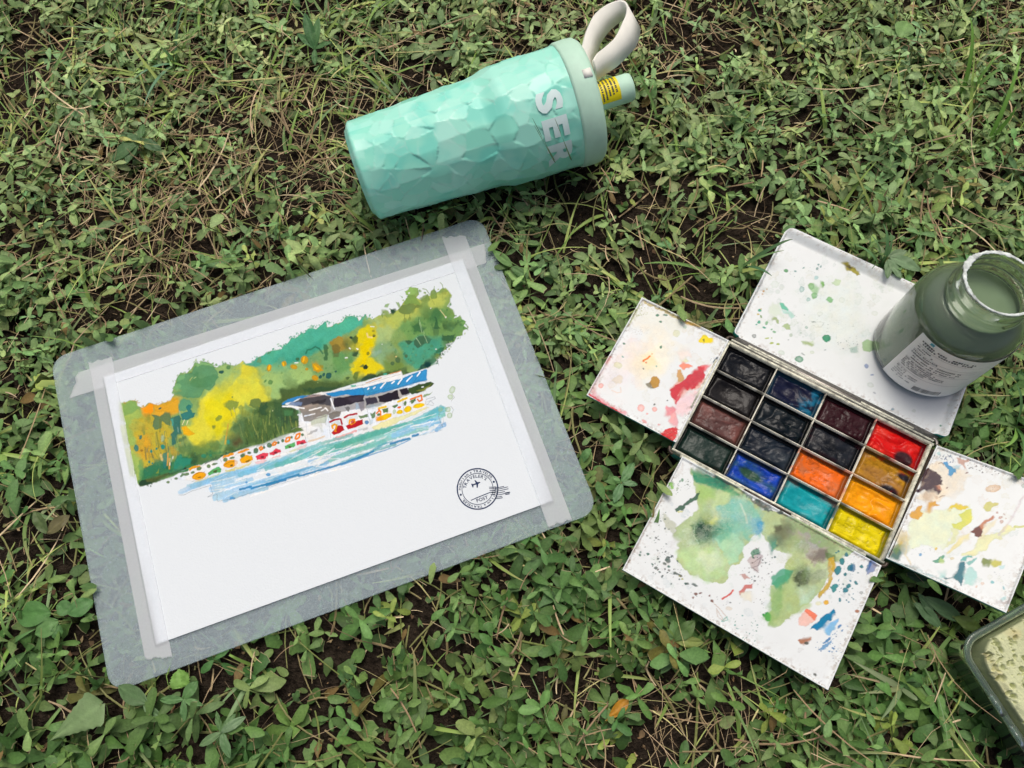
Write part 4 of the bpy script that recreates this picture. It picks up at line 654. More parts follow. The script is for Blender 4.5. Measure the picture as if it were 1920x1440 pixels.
PZ = ZB+.0007
PC, PU, PV, PW, PH = rectfit([(193, 705), (867.5, 487.5), (1036, 936), (295, 1211)], PZ)
PO = PC-PU*PW/2-PV*PH/2
def on_sheet(): 
    # dense painted zone in the middle of the sheet, plain borders round it
    x0, x1, y0, y1 = .004, PW-.012, .062, PH-.006
    nx, ny = int((x1-x0)/.00034), int((y1-y0)/.00034)
    gx, gy = np.meshgrid(np.linspace(x0, x1, nx), np.linspace(y0, y1, ny))
    V1 = PO+gx.ravel()[:, None]*PU+gy.ravel()[:, None]*PV
    X, Y = proj(V1); p = Paint(X, Y, WHITE); paint_paper(p)
    xs, ys = [0, x0, x1, PW], [0, y0, y1, PH]; quads = []
    Vb = np.array([PO+a*PU+b*PV for b in ys for a in xs])
    for j in range(3):
        for i in range(3):
            if (i, j) != (1, 1): quads.append([j*4+i, j*4+i+1, j*4+i+5, j*4+i+4])
    Vl = np.array([PO+a*PU+b*PV-ZN*.0006 for a, b in ((0, 0), (PW, 0), (PW, PH), (0, PH))])
    nb = len(V1); cs = [nb, nb+3, nb+15, nb+12]; lo = nb+16
    sides = [[cs[i], lo+i, lo+(i+1) % 4, cs[(i+1) % 4]] for i in range(4)]
    V = np.concatenate([V1, Vb, Vl]); col = np.concatenate([p.C, np.tile(WHITE, (20, 1))])
    return V, [gridf(nx, ny), np.array(quads)+nb, np.array(sides), np.array([[lo+3, lo+2, lo+1, lo]])], col
v, f, c = on_sheet()
sheet = tag(mesh('watercolour_painting', v, f, M_PAPER, loc=PO, col=c), 'white paper with a loose watercolour of trees, boathouse and pedal boats', 'painting')

# glyph outlines from the built-in font
_g = {}
def glyph(ch, bold=.018):
    key = (ch, bold)
    if key in _g: return _g[key]
    cu = bpy.data.curves.new('g', 'FONT'); cu.body = ch; cu.size = 1.0; cu.resolution_u = 3; cu.offset = bold
    o = bpy.data.objects.new('g', cu); COL.objects.link(o)
    dg = bpy.context.evaluated_depsgraph_get(); dg.update()
    me = o.evaluated_get(dg).to_mesh()
    me.calc_loop_triangles()
    V = np.array([q.co[:2] for q in me.vertices]).reshape(-1, 2); T = np.array([list(t.vertices) for t in me.loop_triangles]).reshape(-1, 3)
    w = (V[:, 0].max()-V[:, 0].min()) if len(V) else .3
    x0 = V[:, 0].min() if len(V) else 0
    o.evaluated_get(dg).to_mesh_clear(); bpy.data.objects.remove(o); bpy.data.curves.remove(cu)
    _g[key] = (V-[x0, 0] if len(V) else V, T, w); return _g[key]
def arc_text(s, cx, cy, r, a0, a1, size):
    """letters standing on a circle (image axes, y down), clockwise from angle a0 to a1 (degrees)"""
    ws = [glyph(ch)[2]*size if ch != ' ' else .28*size for ch in s]; gap = .09*size
    tot = sum(ws)+gap*(len(s)-1); span = math.radians(abs(a1-a0)); k = span*r/tot; a = math.radians(a0); out = []
    for ch, w in zip(s, ws):
        am = a-(w/2*k)/r
        if ch != ' ':
            V, T, _ = glyph(ch); x = (V[:, 0]*size-w/2)*min(k, 1.15); y = V[:, 1]*size
            rr = r+y; X = cx+np.cos(am)*rr+np.sin(am)*x; Y = cy-np.sin(am)*rr+np.cos(am)*x
            out.append((np.stack([X, Y], 1), T))
        a -= (w+gap)*k/r
    return out
def line_text(s, x, y, size, deg):
    out = []; c, n = math.cos(math.radians(deg)), math.sin(math.radians(deg)); px = 0
    for ch in s:
        V, T, w = glyph(ch); u = V[:, 0]*size+px; t = V[:, 1]*size
        out.append((np.stack([x+u*c-t*n, y-u*n-t*c], 1), T)); px += (w+.07)*size
    return out
def ring2(cx, cy, r0, r1, n=72):
    a = np.linspace(0, 2*np.pi, n, endpoint=False); P = np.concatenate([np.stack([cx+r*np.cos(a), cy+r*np.sin(a)], 1) for r in (r0, r1)])
    i = np.arange(n); j = (i+1) % n; return P, np.concatenate([np.stack([i, j, j+n], 1), np.stack([i, j+n, i+n], 1)])
def strip2(pts, wd):
    p = coords(pts); t = np.gradient(p, axis=0); t /= np.linalg.norm(t, axis=1)[:, None]; nrm = np.stack([-t[:, 1], t[:, 0]], 1)*wd/2
    P = np.concatenate([p+nrm, p-nrm]); n = len(p); i = np.arange(n-1)
    return P, np.concatenate([np.stack([i, i+1, i+1+n], 1), np.stack([i, i+1+n, i+n], 1)])
def stamp():
    cx, cy = 785, 800; G = [ring2(cx, cy, 442, 470), ring2(cx, cy, 343, 357)]
    G += arc_text("Hello! I am a TRAVELER.", cx, cy, 376, 184, 33, 74) + arc_text("Hello! I am a TRAVELER.", cx, cy, 376, 8, -147, 74)
    G += arc_text("TRAVELER'S", cx, cy, 256, 178, 46, 96)
    G += [ring2(1150, 640, .1, 25, 14), ring2(408, 932, .1, 24, 14), strip2("635,1058 850,965 1060,882 1140,876 1180,884", 18)] + line_text("POST", 775, 1105, 108, 19)
    plane = coords("832,640 850,655 800,688 790,770 765,775 760,700 695,718 690,765 665,765 660,735 640,690 660,680 680,695 745,670 715,605 730,600 785,650")
    tri = [[0, 1, 2], [0, 2, 16], [2, 5, 16], [2, 3, 5], [3, 4, 5], [5, 13, 16], [5, 6, 13], [13, 14, 16], [14, 15, 16], [6, 12, 13], [6, 9, 12], [6, 7, 9], [7, 8, 9], [9, 10, 12], [10, 11, 12]]
    G.append((plane, np.array(tri)))
    for k, (y, x0, x1) in enumerate(((762, 1045, 1380), (795, 1045, 1470), (838, 1055, 1480), (880, 1090, 1400), (925, 1080, 1500), (965, 1190, 1340), (1000, 1180, 1350), (925, 1400, 1515), (958, 1410, 1505))):
        xs = np.linspace(x0, x1, 26); ys = y-(xs-x0)*.06+20*np.sin((xs-1050)/105.)*np.where(xs > 1180, 1, .35)-(25 if k > 6 else 0)
        G.append(strip2(np.stack([xs, ys], 1), 15 if k < 7 else 20))
    V, T, b = [], [], 0
    for P, t in G:
        X, Y = P[:, 0]/12+830, P[:, 1]/12+850
        V.append(np.array([pt(a, c_, PZ+.00012) for a, c_ in zip(X, Y)])); T.append(t+b); b += len(P)
    return np.concatenate(V), [np.concatenate(T)]
v, f = stamp()
mesh('postmark', v, f, M_INK, parent=sheet)['label'] = 'round navy travel postmark stamped near the corner'

def solid(G, th):
    """a closed thin solid whose upper face is the grid of points G (ny,nx,3)"""
    ny, nx = G.shape[:2]; T = G.reshape(-1, 3); n = nx*ny; f = gridf(nx, ny)
    B = np.concatenate([np.arange(nx), np.arange(1, ny)*nx+nx-1, (ny-1)*nx+np.arange(nx-2, -1, -1), np.arange(ny-2, 0, -1)*nx]); k = len(B); i = np.arange(k); j = (i+1) % k
    return np.concatenate([T, T-[0, 0, th]]), [f, f[:, ::-1]+n, np.stack([B[j], B[i], B[i]+n, B[j]+n], -1)]
def tape(a0, a1, b0, b1, lift, rag0, rag1, seed, label):
    """strip from end a (two corners) to end b, torn at both ends, stepping down from the sheet to the board"""
    a0, a1, b0, b1 = [pt(x, y, PZ) for x, y in (a0, a1, b0, b1)]; ns, nt_ = 150, 36
    S, T = np.meshgrid(np.linspace(0, 1, ns), np.linspace(0, 1, nt_)); L = np.linalg.norm(b0-a0)
    t1 = np.linspace(0, 1, nt_); e0 = (fbm(t1*5, t1*0+seed, seed, 3)-.5)*rag0*2/L; e1 = (fbm(t1*5, t1*0+seed+9, seed+4, 3)-.5)*rag1*2/L
    S = S*(1-e0[:, None]-e1[:, None])+e0[:, None]
    P = (a0*(1-S[..., None])+b0*S[..., None])*(1-T[..., None])+(a1*(1-S[..., None])+b1*S[..., None])*T[..., None]
    u = (P-PO) @ PU; w = (P-PO) @ PV; d = np.minimum(np.minimum(u, PW-u), np.minimum(w, PH-w))
    P[..., 2] = ZB+.00016+(PZ-ZB+.00004)*sstep(-.0014, .0001, d)+lift
    v, f = solid(P, .00009); return tag(mesh('tape_strip', v, f, M_TAPE, smooth=True), label, 'tape', 'tape strips holding the sheet')
tape((132, 746), (142, 699), (913, 492), (911, 455), 0, .0022, .0016, 3, 'white masking tape strip along the upper edge of the painting')
tape((165, 680), (209, 668.5), (271, 1234), (323, 1234), .00014, .0016, .0022, 8, 'white masking tape strip along the left edge of the painting')
tape((828, 444), (872.5, 442), (1028, 988), (1073, 975), .00014, .0014, .0014, 15, 'white masking tape strip along the right edge of the painting')

# ------------------------------------------------------------------ paint box
ZR = .027
TC_, TU, TV, TW, TH = rectfit([(1368, 635), (1757, 828), (1655, 1056), (1262, 842)], ZR)
TO = TC_-TU*TW/2-TV*TH/2
box = thing('paint_box', 'open folding watercolour box of sixteen pans with four spattered white leaves', 'paint box', (TC_[0], TC_[1], ZR-.015))
v, f = slab(TC_, TU, TV, TW+.0012, TH+.0012, .005, ZR-.015, ZR-.0075, .0008); mesh('tray', v, f, M_TEAL, box)
fl = ZR-.0075
def L3(u, w, z): return TO+TU*u+TV*w+ZN*(z-ZR)
T0, T1, R0, R1 = .0012, TW-.0022, .0012, TH-.0030        # inside of the rim
for u, w, a, b in ((0, 0, TW, R0), (0, R1, TW, .0014), (0, R0, T0, R1-R0), (T1, R0, .0014, R1-R0)):
    v, f = boxv(L3(u, w, fl), TU, TV, ZN, a, b, .0075 if b > .01 or a < .01 else .0072); mesh('rim', v, f, M_WHITE, box)
du, dv = (T1-T0)/4, (R1-R0)/4; th = .0005
# the sixteen paints, row by row from the front
PANS = [  # (name, well tone, cake tone, streak tone, streak amount, fill)
    [('dark green', '14251F', '1C3A34', '4A5E58', .5), ('ultramarine and green', '12243A', '1B45B4', '2F5A4A', .75), ('turquoise', '115B60', '12949E', '1FB0B4', .45), ('lemon yellow', '7C7A18', 'D9C80C', 'F0DC0E', .5)],
    [('brown red', '33201A', '553A38', '7A4A44', .7), ('indigo', '10161F', '1C2838', '4A5660', .6), ('orange', '8A4A1C', 'EC6A14', 'A87858', .55), ('golden yellow', 'A87814', 'F2A010', 'E8880C', .45)],
    [('black brown', '120F10', '1B1A1E', '3A3838', .55), ('green black', '0E1416', '16222A', '3E4A52', .6), ('navy black', '0E1016', '1A2029', '3C424C', .55), ('ochre with dark flecks', '6A4A1A', 'B4821C', '8A6248', .55)],
    [('neutral black', '111317', '1B1F27', '3A4048', .6), ('blue violet with cyan edge', '12465E', '1C2040', '2C3556', .45), ('maroon', '200C12', '3E141F', '5A3A42', .6), ('red with dark smear', '6E1018', 'D21414', 'EE4A38', .5)]]
M_STAIN = mat('stained_white_enamel', attr=True, rough=.35, spec=.3)
def stainbar(name, u0, w0, u1, w1, wd, z0, z1, seed, tint):
    """a thin upright bar from (u0,w0) to (u1,w1) in the tray, blotched with neighbouring paint"""
    n = 90; t = np.linspace(0, 1, n); A_ = np.stack([L3(u0+(u1-u0)*k, w0+(w1-w0)*k, z0) for k in t]); d = unit(A_[-1]-A_[0]); sd_ = np.cross(d, ZN); jz = .00025*(fbm(t*30, t*0+seed, seed)-.5)
    P = np.stack([A_-sd_*wd/2, A_-sd_*wd/2+ZN*(z1-z0)+jz[:, None]*ZN, A_+sd_*wd/2+ZN*(z1-z0)+jz[:, None]*ZN, A_+sd_*wd/2], 1).reshape(-1, 3)
    m1 = sstep(.45, .62, fbm(t*9, t*0+seed*1.7, seed+3, 3)); m2 = sstep(.6, .7, fbm(t*22, t*0+seed*2.3, seed+8, 2)); C = hx('E8E6D4')*(1-.6*m1[:, None])+np.array([hx(tint(k)) for k in t])*.6*m1[:, None]; C = C*(1-.7*m2[:, None])+hx('3A3A30')*.7*m2[:, None]
    mesh(name, P, [gridf(4, n, True), np.array([[3, 2, 1, 0]]), np.array([[(n-1)*4+k for k in range(4)]])], M_STAIN, box, col=np.repeat(C, 4, 0))
for i in (1, 2, 3):
    stainbar('divider', T0, R0+dv*i, T1, R0+dv*i, th, fl, fl+.0068, 10+i, lambda k, i=i: PANS[i-int(k*7) % 2][min(int(k*4), 3)][2])
    stainbar('divider', T0+du*i, R0, T0+du*i, R1, th, fl, fl+.0065, 20+i, lambda k, i=i: PANS[min(int(k*4), 3)][i-int(k*9) % 2][2])
for r in range(4):
    for q in range(4):
        nm, c0, c1, c2, am = PANS[r][q]; nx, ny = 54, 34; s = r*7+q*13+3
        x = np.linspace(0, 1, nx); y = np.linspace(0, 1, ny); X, Y = np.meshgrid(x, y)
        u0, w0 = T0+du*q+(th/2 if q else 0), R0+dv*r+(th/2 if r else 0); wu = du-th*(.5 if q in (0, 3) else 1); wv = dv-th*(.5 if r in (0, 3) else 1)
        ex = X+.05*(fbm(X*4, Y*3, s)-.5); ey = Y+.08*(fbm(X*4, Y*3, s+9)-.5)
        de = np.minimum(np.minimum(ex, 1-ex)*1.6, np.minimum(ey, 1-ey))
        cake = sstep(.05, .17, de)
        rid = np.abs(fbm(X*2.2+2.2*fbm(X*3, Y*2, s+5, 2), Y*1.8+2.2*fbm(X*2, Y*3, s+6, 2), s+7, 2)-.5)*2
        hgt = .0010+.0022*cake*(.55+.6*fbm(X*2.2, Y*1.8, s+1))+(.0004, .0017, .0009, .0023)[(r*2+q*3) % 4]*cake*(rid-.3)+.00018*fbm(X*18, Y*12, s+2)
        hgt = np.minimum(hgt, .0056); edge = np.minimum(np.minimum(X, 1-X)*1.6, np.minimum(Y, 1-Y)); hgt = hgt+.0022*np.exp(-edge/.02)
        k = sstep(.35, .75, fbm(X*3.3+1.5*rid, Y*2.6, s+3, 4))*am
        C = hx(c0)*(1-cake[..., None])+hx(c1)*cake[..., None]; C = C*(1-(k*cake)[..., None])+hx(c2)*(k*cake)[..., None]
        if nm.startswith('red'): m_ = sstep(.16, .05, np.hypot((X-.72)*1.3, Y-.24)-.12); C = C*(1-m_[..., None])+hx('3A1E24')*m_[..., None]
        if nm.startswith('ochre'): m_ = np.maximum(sstep(.13, .03, np.hypot(X-.86, Y-.72)-.05), sstep(.13, .03, np.hypot((X-.72)*.8, Y-.12)-.06)); C = C*(1-m_[..., None])+hx('23212A')*m_[..., None]
        if nm.startswith('ultra'): m_ = sstep(.10, .0, np.hypot((X-.42)*.8, (Y-.5)*1.2)-.14); C = C*(1-m_[..., None])+hx('2E5040')*m_[..., None]
        if nm.startswith('blue'): m_ = sstep(.55, .8, X+.3*(fbm(X*5, Y*5, 77)-.5))*sstep(.4, .65, fbm(X*7, Y*6, 31)); C = C*(1-m_[..., None])+hx('1E86B0')*m_[..., None]
        C = C*(.80+.40*fbm(X*9, Y*7, s+4))[..., None]*(.55 if hx(c1).max() < .06 else 1.); crk = sstep(.05, .0, np.abs(fbm(X*7+fbm(X*9, Y*9, s+21), Y*5, s+22, 3)-.5))*cake*(.55 if (r+q) % 2 else .2); C = C*(1-crk[..., None]*.6); hgt = hgt-.0005*crk; hgt = hgt-(.0016 if (r*3+q) % 4 in (1, 2) else 0)*cake*sstep(.38, .1, np.hypot((X-.5-.12*math.sin(s)), (Y-.5)*.8)); sm = sstep(.58, .72, fbm(X*5+3, Y*4, s+31))*sstep(.30, .02, edge); sm = sm*(.5 if 0 < r < 3 else .15); C = C*(1-sm[..., None])+hx(PANS[min(r+1, 3)][q][2])*sm[..., None]
        P = TO+(u0+X.ravel()*wu)[:, None]*TU+(w0+Y.ravel()*wv)[:, None]*TV+(fl-ZR+.0002+hgt.ravel())[:, None]*ZN
        mesh('paint', P, gridf(nx, ny), M_PIGMENT, box, smooth=True, col=C.reshape(-1, 3))['label'] = nm+' paint'

def leafpanel(name, label, O, U, V, w, h, paint, step, hgt, rc=(0, 0, 0, 0), th=.0012, wear=1.):
    """a palette leaf: dense painted upper face with a raised rim, lacquered sides and underside. rc = corner radii BL BR TR TL"""
    N = unit(np.cross(U, V)); nx, ny = int(w/step), int(h/step)
    # rows run from 0 to h; corners are rounded by drawing the row ends in
    S, T = np.meshgrid(np.linspace(0, 1, nx), np.linspace(0, 1, ny)); Yv = T*h
    def ins(y, r): return np.where(y < r, r-np.sqrt(np.maximum(r*r-(r-np.minimum(y, r))**2, 0)), 0) if r else 0*y
    li = ins(Yv, rc[0])+ins(h-Yv, rc[3]); ri = ins(Yv, rc[1])+ins(h-Yv, rc[2])
    Xv = li+S*(w-li-ri)
    dl, dr, db, dt = Xv-li, (w-ri)-Xv, Yv, h-Yv
    H = hgt(Xv, Yv, dl, dr, db, dt)
    P = O+Xv.ravel()[:, None]*U+Yv.ravel()[:, None]*V+H.ravel()[:, None]*N
    px, py = proj(P); p = Paint(px, py, EN); paint(p)
    d = np.minimum(np.minimum(dl, dr), np.minimum(db, dt)).ravel()
    g = fbm(px/5, py/5, 61, 4); wr = sstep(.46, .7, g+.12*np.exp(-d/.0015)-.06)*np.exp(-d/.0026)*wear*.8*sstep(.0006, .0013, d)
    p.C = p.C*(1-wr[:, None])+hx('A08C78')*wr[:, None]
    wr = sstep(.62, .7, fbm(px/4, py/4, 161, 3))*np.exp(-d/.0016)*wear*sstep(.0004, .001, d); p.C = p.C*(1-wr[:, None])+hx('6A4A38')*wr[:, None]
    p.C *= (1+.05*(fbm(px/30, py/30, 5)-.5))[:, None]
    n = nx*ny; B = np.concatenate([np.arange(nx), np.arange(1, ny)*nx+nx-1, (ny-1)*nx+np.arange(nx-2, -1, -1), np.arange(ny-2, 0, -1)*nx])
    low = O+Xv.ravel()[B][:, None]*U+Yv.ravel()[B][:, None]*V-th*N; k = len(B); i = np.arange(k); j = (i+1) % k
    Fs = [gridf(nx, ny), np.stack([B[j], B[i], n+i, n+j], -1), np.array([(n+np.arange(k))[::-1]])]
    midx = np.concatenate([np.zeros((nx-1)*(ny-1)), np.ones(k+1)])
    o = mesh(name, np.concatenate([P, low]), Fs, [M_ENAMEL, M_TEAL], box, smooth=False, col=np.concatenate([p.C, np.tile(EN, (k, 1))]), midx=midx)
    if label: o['label'] = label
    return o
def lip(a, b): return lambda d: b*sstep(a*1.6, a*.7, d)
# front leaf: flat, thin raised lip
def h_flat(X, Y, dl, dr, db, dt): return .0011*sstep(.0013, .0007, np.minimum(np.minimum(dl, dr), np.minimum(db, dt)))
FC, FU, FV, FW, FH = rectfit([(1278, 857), (1648, 1058), (1555, 1297), (1167, 1068)], ZR-.001)
leafpanel('palette_leaf', 'front leaf with green and blue dried washes', FC-FU*FW/2-FV*FH/2, FU, FV, FW, FH, paint_front, .00042, h_flat)
LC, LU, LV, LW, LH = rectfit([(1205, 557.5), (1366, 641), (1267, 829), (1097.5, 742.5)], ZR-.001)
leafpanel('palette_leaf', 'left leaf with a red stain and a yellow dab', LC-LU*LW/2-LV*LH/2, LU, LV, LW, LH, paint_left, .00040, h_flat)
# right leaf: tipped up towards its outer edge
r0, r1 = pt(1660, 1047, ZR-.001), pt(1756, 836, ZR-.001); RO = pt(1890, 1139.5, ZR+.020)
RVv = unit(r1-r0); RUv = RO-r0; RUv = unit(RUv-np.dot(RUv, RVv)*RVv); RW = np.dot(RO-r0, RUv); RH = np.linalg.norm(r1-r0)
leafpanel('palette_leaf', 'right leaf with yellow, brown and blue stains, tipped up', r0, RUv, RVv, RW, RH, paint_right, .00040, h_flat)
# lid: shallow tray with sloping sides, sinking a little into the grass
A_LID = unit(TV*math.sin(math.radians(4.5))+ZN*math.cos(math.radians(4.5)))
LP0 = L3(TW/2, TH+.002, ZR-.004)
lc = [ptplane(x, y, LP0, A_LID) for x, y in ((1472, 430), (1855, 604), (1767, 826), (1374, 627))]
DU = unit(lc[1]-lc[0]+lc[2]-lc[3]); DU = unit(DU-np.dot(DU, A_LID)*A_LID); DV = np.cross(A_LID, DU); dm = sum(lc)/4
DW = (np.dot(lc[1]-lc[0], DU)+np.dot(lc[2]-lc[3], DU))/2; DH = (np.dot(lc[0]-lc[3], DV)+np.dot(lc[1]-lc[2], DV))/2; DO = dm-DU*DW/2-DV*DH/2
def h_lid(X, Y, dl, dr, db, dt):
    return np.maximum.reduce([.0042*sstep(.0075, .0012, dt), .0030*sstep(.0022, .0008, dl), .0036*sstep(.0052, .0012, dr), .0012*sstep(.0014, .0007, db)])
leafpanel('palette_lid', 'deep lid with sloping sides and faint green spatter', DO, DU, DV, DW, DH, paint_lid, .00044, h_lid, (.003, .004, .006, .006), .0016)
# hinges, rail and bent wire corners
def tube(name, a, b, r, m, n=10):
    v, f = tubev([np.asarray(a)+(np.asarray(b)-np.asarray(a))*t for t in (0, .5, 1)], r, n); return mesh(name, v, f, m, box, smooth=True)
ra, rb = DO+A_LID*.0012, DO+DU*DW+A_LID*.0012
q_ = [L3(.001, TH-.0017, ZR-.0006), L3(TW-.001, TH-.0017, ZR-.0006), L3(TW-.001, TH-.0002, ZR-.0003), rb-DU*.004, ra+DU*.004, L3(.001, TH-.0002, ZR-.0003)]
v, f = prism([q_[0], q_[1], q_[2], q_[5]], ZN, -.0012); mesh('hinge_rail', v, f, M_METAL, box)
v, f = prism([q_[5], q_[2], q_[3], q_[4]], ZN, -.0012); mesh('hinge_plate', v, f, M_METAL, box)
tube('hinge_pin', L3(.001, TH-.0002, ZR-.0004), L3(TW-.001, TH-.0002, ZR-.0004), .0006, M_WHITE)
for a, b in ((.012, .045), (.088, .122)): tube('hinge', L3(a, TH+.0016, ZR-.0022), L3(b, TH+.0016, ZR-.0022), .0012, M_WHITE)
for a, b, m in ((.006, .024, M_WHITE), (.0245, .048, M_WHITE), (.0485, .078, M_DARK), (.0785, .090, M_WHITE), (.0905, .125, M_WHITE)): tube('hinge', L3(a, -.0009, ZR-.0012), L3(b, -.0009, ZR-.0012), .0011, m)
tube('hinge', L3(-.0012, .030, ZR-.0012), L3(-.0012, .066, ZR-.0012), .0010, M_WHITE); tube('hinge', L3(TW+.0010, .004, ZR-.0014), L3(TW+.0010, TH-.005, ZR-.0014), .0011, M_DARK)
for u, w, sx, sy in ((0, 0, -1, -1), (TW, 0, 1, -1), (TW, TH, 1, 1), (0, TH, -1, 1)):
    P = [L3(u+sx*(.0028*math.sin(a)-.001), w+sy*(.0028*math.cos(a)-.001), ZR-.0016) for a in np.linspace(-.2, 1.77, 9)]
    v, f = tubev(P, .0011, 8); mesh('corner_wire', v, f, M_DARK if (sx, sy) != (1, 1) else M_METAL, box, smooth=True)

# ------------------------------------------------------------------ rinse jar standing on the lid
JA = unit(unit(np.array([.42, .9, 0]))*math.sin(math.radians(6.5))+ZN*math.cos(math.radians(6.5)))
J0 = ptplane(1727, 661, DO+A_LID*.0006, A_LID); JU, JW_, _ = frame(JA)
jar = thing('rinse_jar', 'wide mouthed plastic jar of murky green rinse water on the palette lid', 'jar', J0)
prof = [(0, .0002), (.0270, .0002), (.0300, .0009), (.0316, .0030), (.0320, .0060), (.0320, .0500), (.0317, .0540), (.0305, .0580), (.0282, .0615), (.0252, .0642), (.0222, .0660), (.0208, .0672),
        (.0206, .0700), (.0222, .0708), (.0222, .0716), (.0206, .0726), (.0205, .0760), (.0216, .0768), (.0215, .0776), (.0203, .0786), (.0202, .0822), (.0206, .0830), (.0204, .0840), (.0196, .0843), (.0188, .0838),
        (.0188, .0790), (.0190, .0672), (.0215, .0645), (.0250, .0622), (.0276, .0595), (.0296, .0560), (.0306, .0520), (.0308, .0060), (.0300, .0030), (.0270, .0018), (0, .0018)]
v, f = lathe(prof, J0, JA, 72); mesh('jar_body', v, f, M_JAR, jar, smooth=True)
wl = .0645; wp = [(0, .0020), (.0268, .0020), (.0297, .0034), (.0305, .0064), (.0305, .0520), (.0293, .0558), (.0273, .0592), (.0247, .0619), (.0212, wl), (0, wl+.0001)]
# the water stays level though the jar leans a little
v, f = lathe(wp, J0, JA, 72); mesh('rinse_water', v, f, M_WATER, jar, smooth=False)
rg = random.Random(3); ring = []
a_n = 150; R_ = []
for k in range(a_n):
    a = 2*math.pi*k/a_n; n_ = .5+.5*math.sin(a*5+1)+rg.random()*.7; side = max(0, math.cos(a-math.radians(215)))
    R_.append((a, .0002+.0004*rg.random()+.0009*side*n_, .0005+.0022*side*side*n_*rg.random()))
V_, nr = [], 8
for a, rr, dz in R_:
    dirv = math.cos(a)*JU+math.sin(a)*JW_
    for q in range(nr):
        b = 2*math.pi*q/nr; V_.append(J0+dirv*(.0197+(rr+.0003)*math.cos(b))+JA*(.0841+.0004*math.sin(b)-(dz if math.sin(b) < -.3 and math.cos(b) > 0 else 0)))
i, j = np.meshgrid(np.arange(a_n), np.arange(nr), indexing='ij'); i2 = (i+1) % a_n; j2 = (j+1) % nr
mesh('crusted_rim', np.array(V_), np.stack([i*nr+j, i2*nr+j, i2*nr+j2, i*nr+j2], -1).reshape(-1, 4), M_CRUST, jar, smooth=True)['label'] = 'rim crusted with dried white paint'
# label wrapped round the jar, found where the photo shows its left edge
def jpt(a, h, r=.0324): return J0+JA*h+r*(math.cos(a)*JU+math.sin(a)*JW_)
best = min(((math.hypot(*(np.array(proj(jpt(a, h)))-t)), a, h, q) for q, t in ((0, (1731.7, 617)), (1, (1651, 697))) for a in np.linspace(-math.pi, math.pi, 181) for h in np.linspace(.004, .056, 40)), key=lambda z: z[0])
def find(t): 
    return min(((math.hypot(*(np.array(proj(jpt(a, h)))-t))+(100 if np.dot(math.cos(a)*JU+math.sin(a)*JW_, np.array([0, 0, CZ])-J0) < 0 else 0), a, h) for a in np.linspace(-math.pi, math.pi, 241) for h in np.linspace(.004, .056, 60)), key=lambda z: z[0])
ta, tb = find((1731.7, 617)), find((1651, 697)); LA = (ta[1]+tb[1])/2; h0, h1 = tb[2], min(ta[2], .0525)
if h1-h0 < .02: h0, h1 = .010, .050
SGN = 1 if proj(jpt(LA+.3, .03))[0] > proj(jpt(LA, .03))[0] else -1
def patch(a0, a1, z0, z1, r, n=2):
    A_ = np.linspace(a0, a1, n); P = [jpt(a, z, r) for z in (z0, z1) for a in A_]; return np.array(P), gridf(n, 2)
v, f = patch(LA, LA+SGN*2.5, h0, h1, .0324, 40); lab = mesh('jar_label', v, f, M_LABEL, jar, smooth=True); lab['label'] = 'pale printed label with small lettering'
rows, grey = [], []; rg = random.Random(9); hh = h1-h0; R = .0324
def rowtext(z, s0, s1, size, out, dens=.85):
    s = s0
    while s < s1:
        w = size*rg.uniform(.55, .95)
        if rg.random() < dens:
            out.append(patch(LA+SGN*s/R, LA+SGN*(s+w)/R, z, z+size*rg.uniform(.7, 1), R+.00022, 2))
        s += size*1.15
for k, (zz, s1, sz) in enumerate(((.90, .036, .0013), (.86, .034, .0013), (.79, .012, .0010), (.75, .016, .0010), (.69, .020, .0010), (.645, .034, .0010), (.60, .034, .0010), (.555, .033, .0010), (.50, .022, .0009), (.465, .024, .0009), (.43, .030, .0009), (.395, .030, .0009), (.36, .020, .0009))):
    rowtext(h0+hh*zz, .0035, s1, sz, rows, .8)
for zz, s1 in ((.29, .010), (.25, .018), (.21, .018), (.17, .010), (.13, .016)): rowtext(h0+hh*zz, .0035, s1, .0009, rows if zz > .22 else grey, .7)
for zz in (.83, .72, .665, .525, .32): grey.append(patch(LA+SGN*.003/R, LA+SGN*.042/R, h0+hh*zz, h0+hh*zz+.00016, R+.0002, 14))
s = .020
while s < .036: w = rg.choice([.0002, .0004, .0006]); grey.append(patch(LA+SGN*s/R, LA+SGN*(s+w)/R, h0+hh*.05, h0+hh*.14, R+.00022, 2)); s += w+rg.choice([.0002, .0004])
v, f = join(rows); mesh('fine_print', v, f, M_PRINT, lab); v, f = join(grey); mesh('rules_and_barcode', v, f, M_GREYPRINT, lab)
v, f = patch(LA+SGN*.0075/R, LA+SGN*.0100/R, h1-.0024, h1-.0004, R+.0003, 4); mesh('blue_fleck', v, f, mat('cyan_fleck', hx('4FA3B4'), .5), lab)

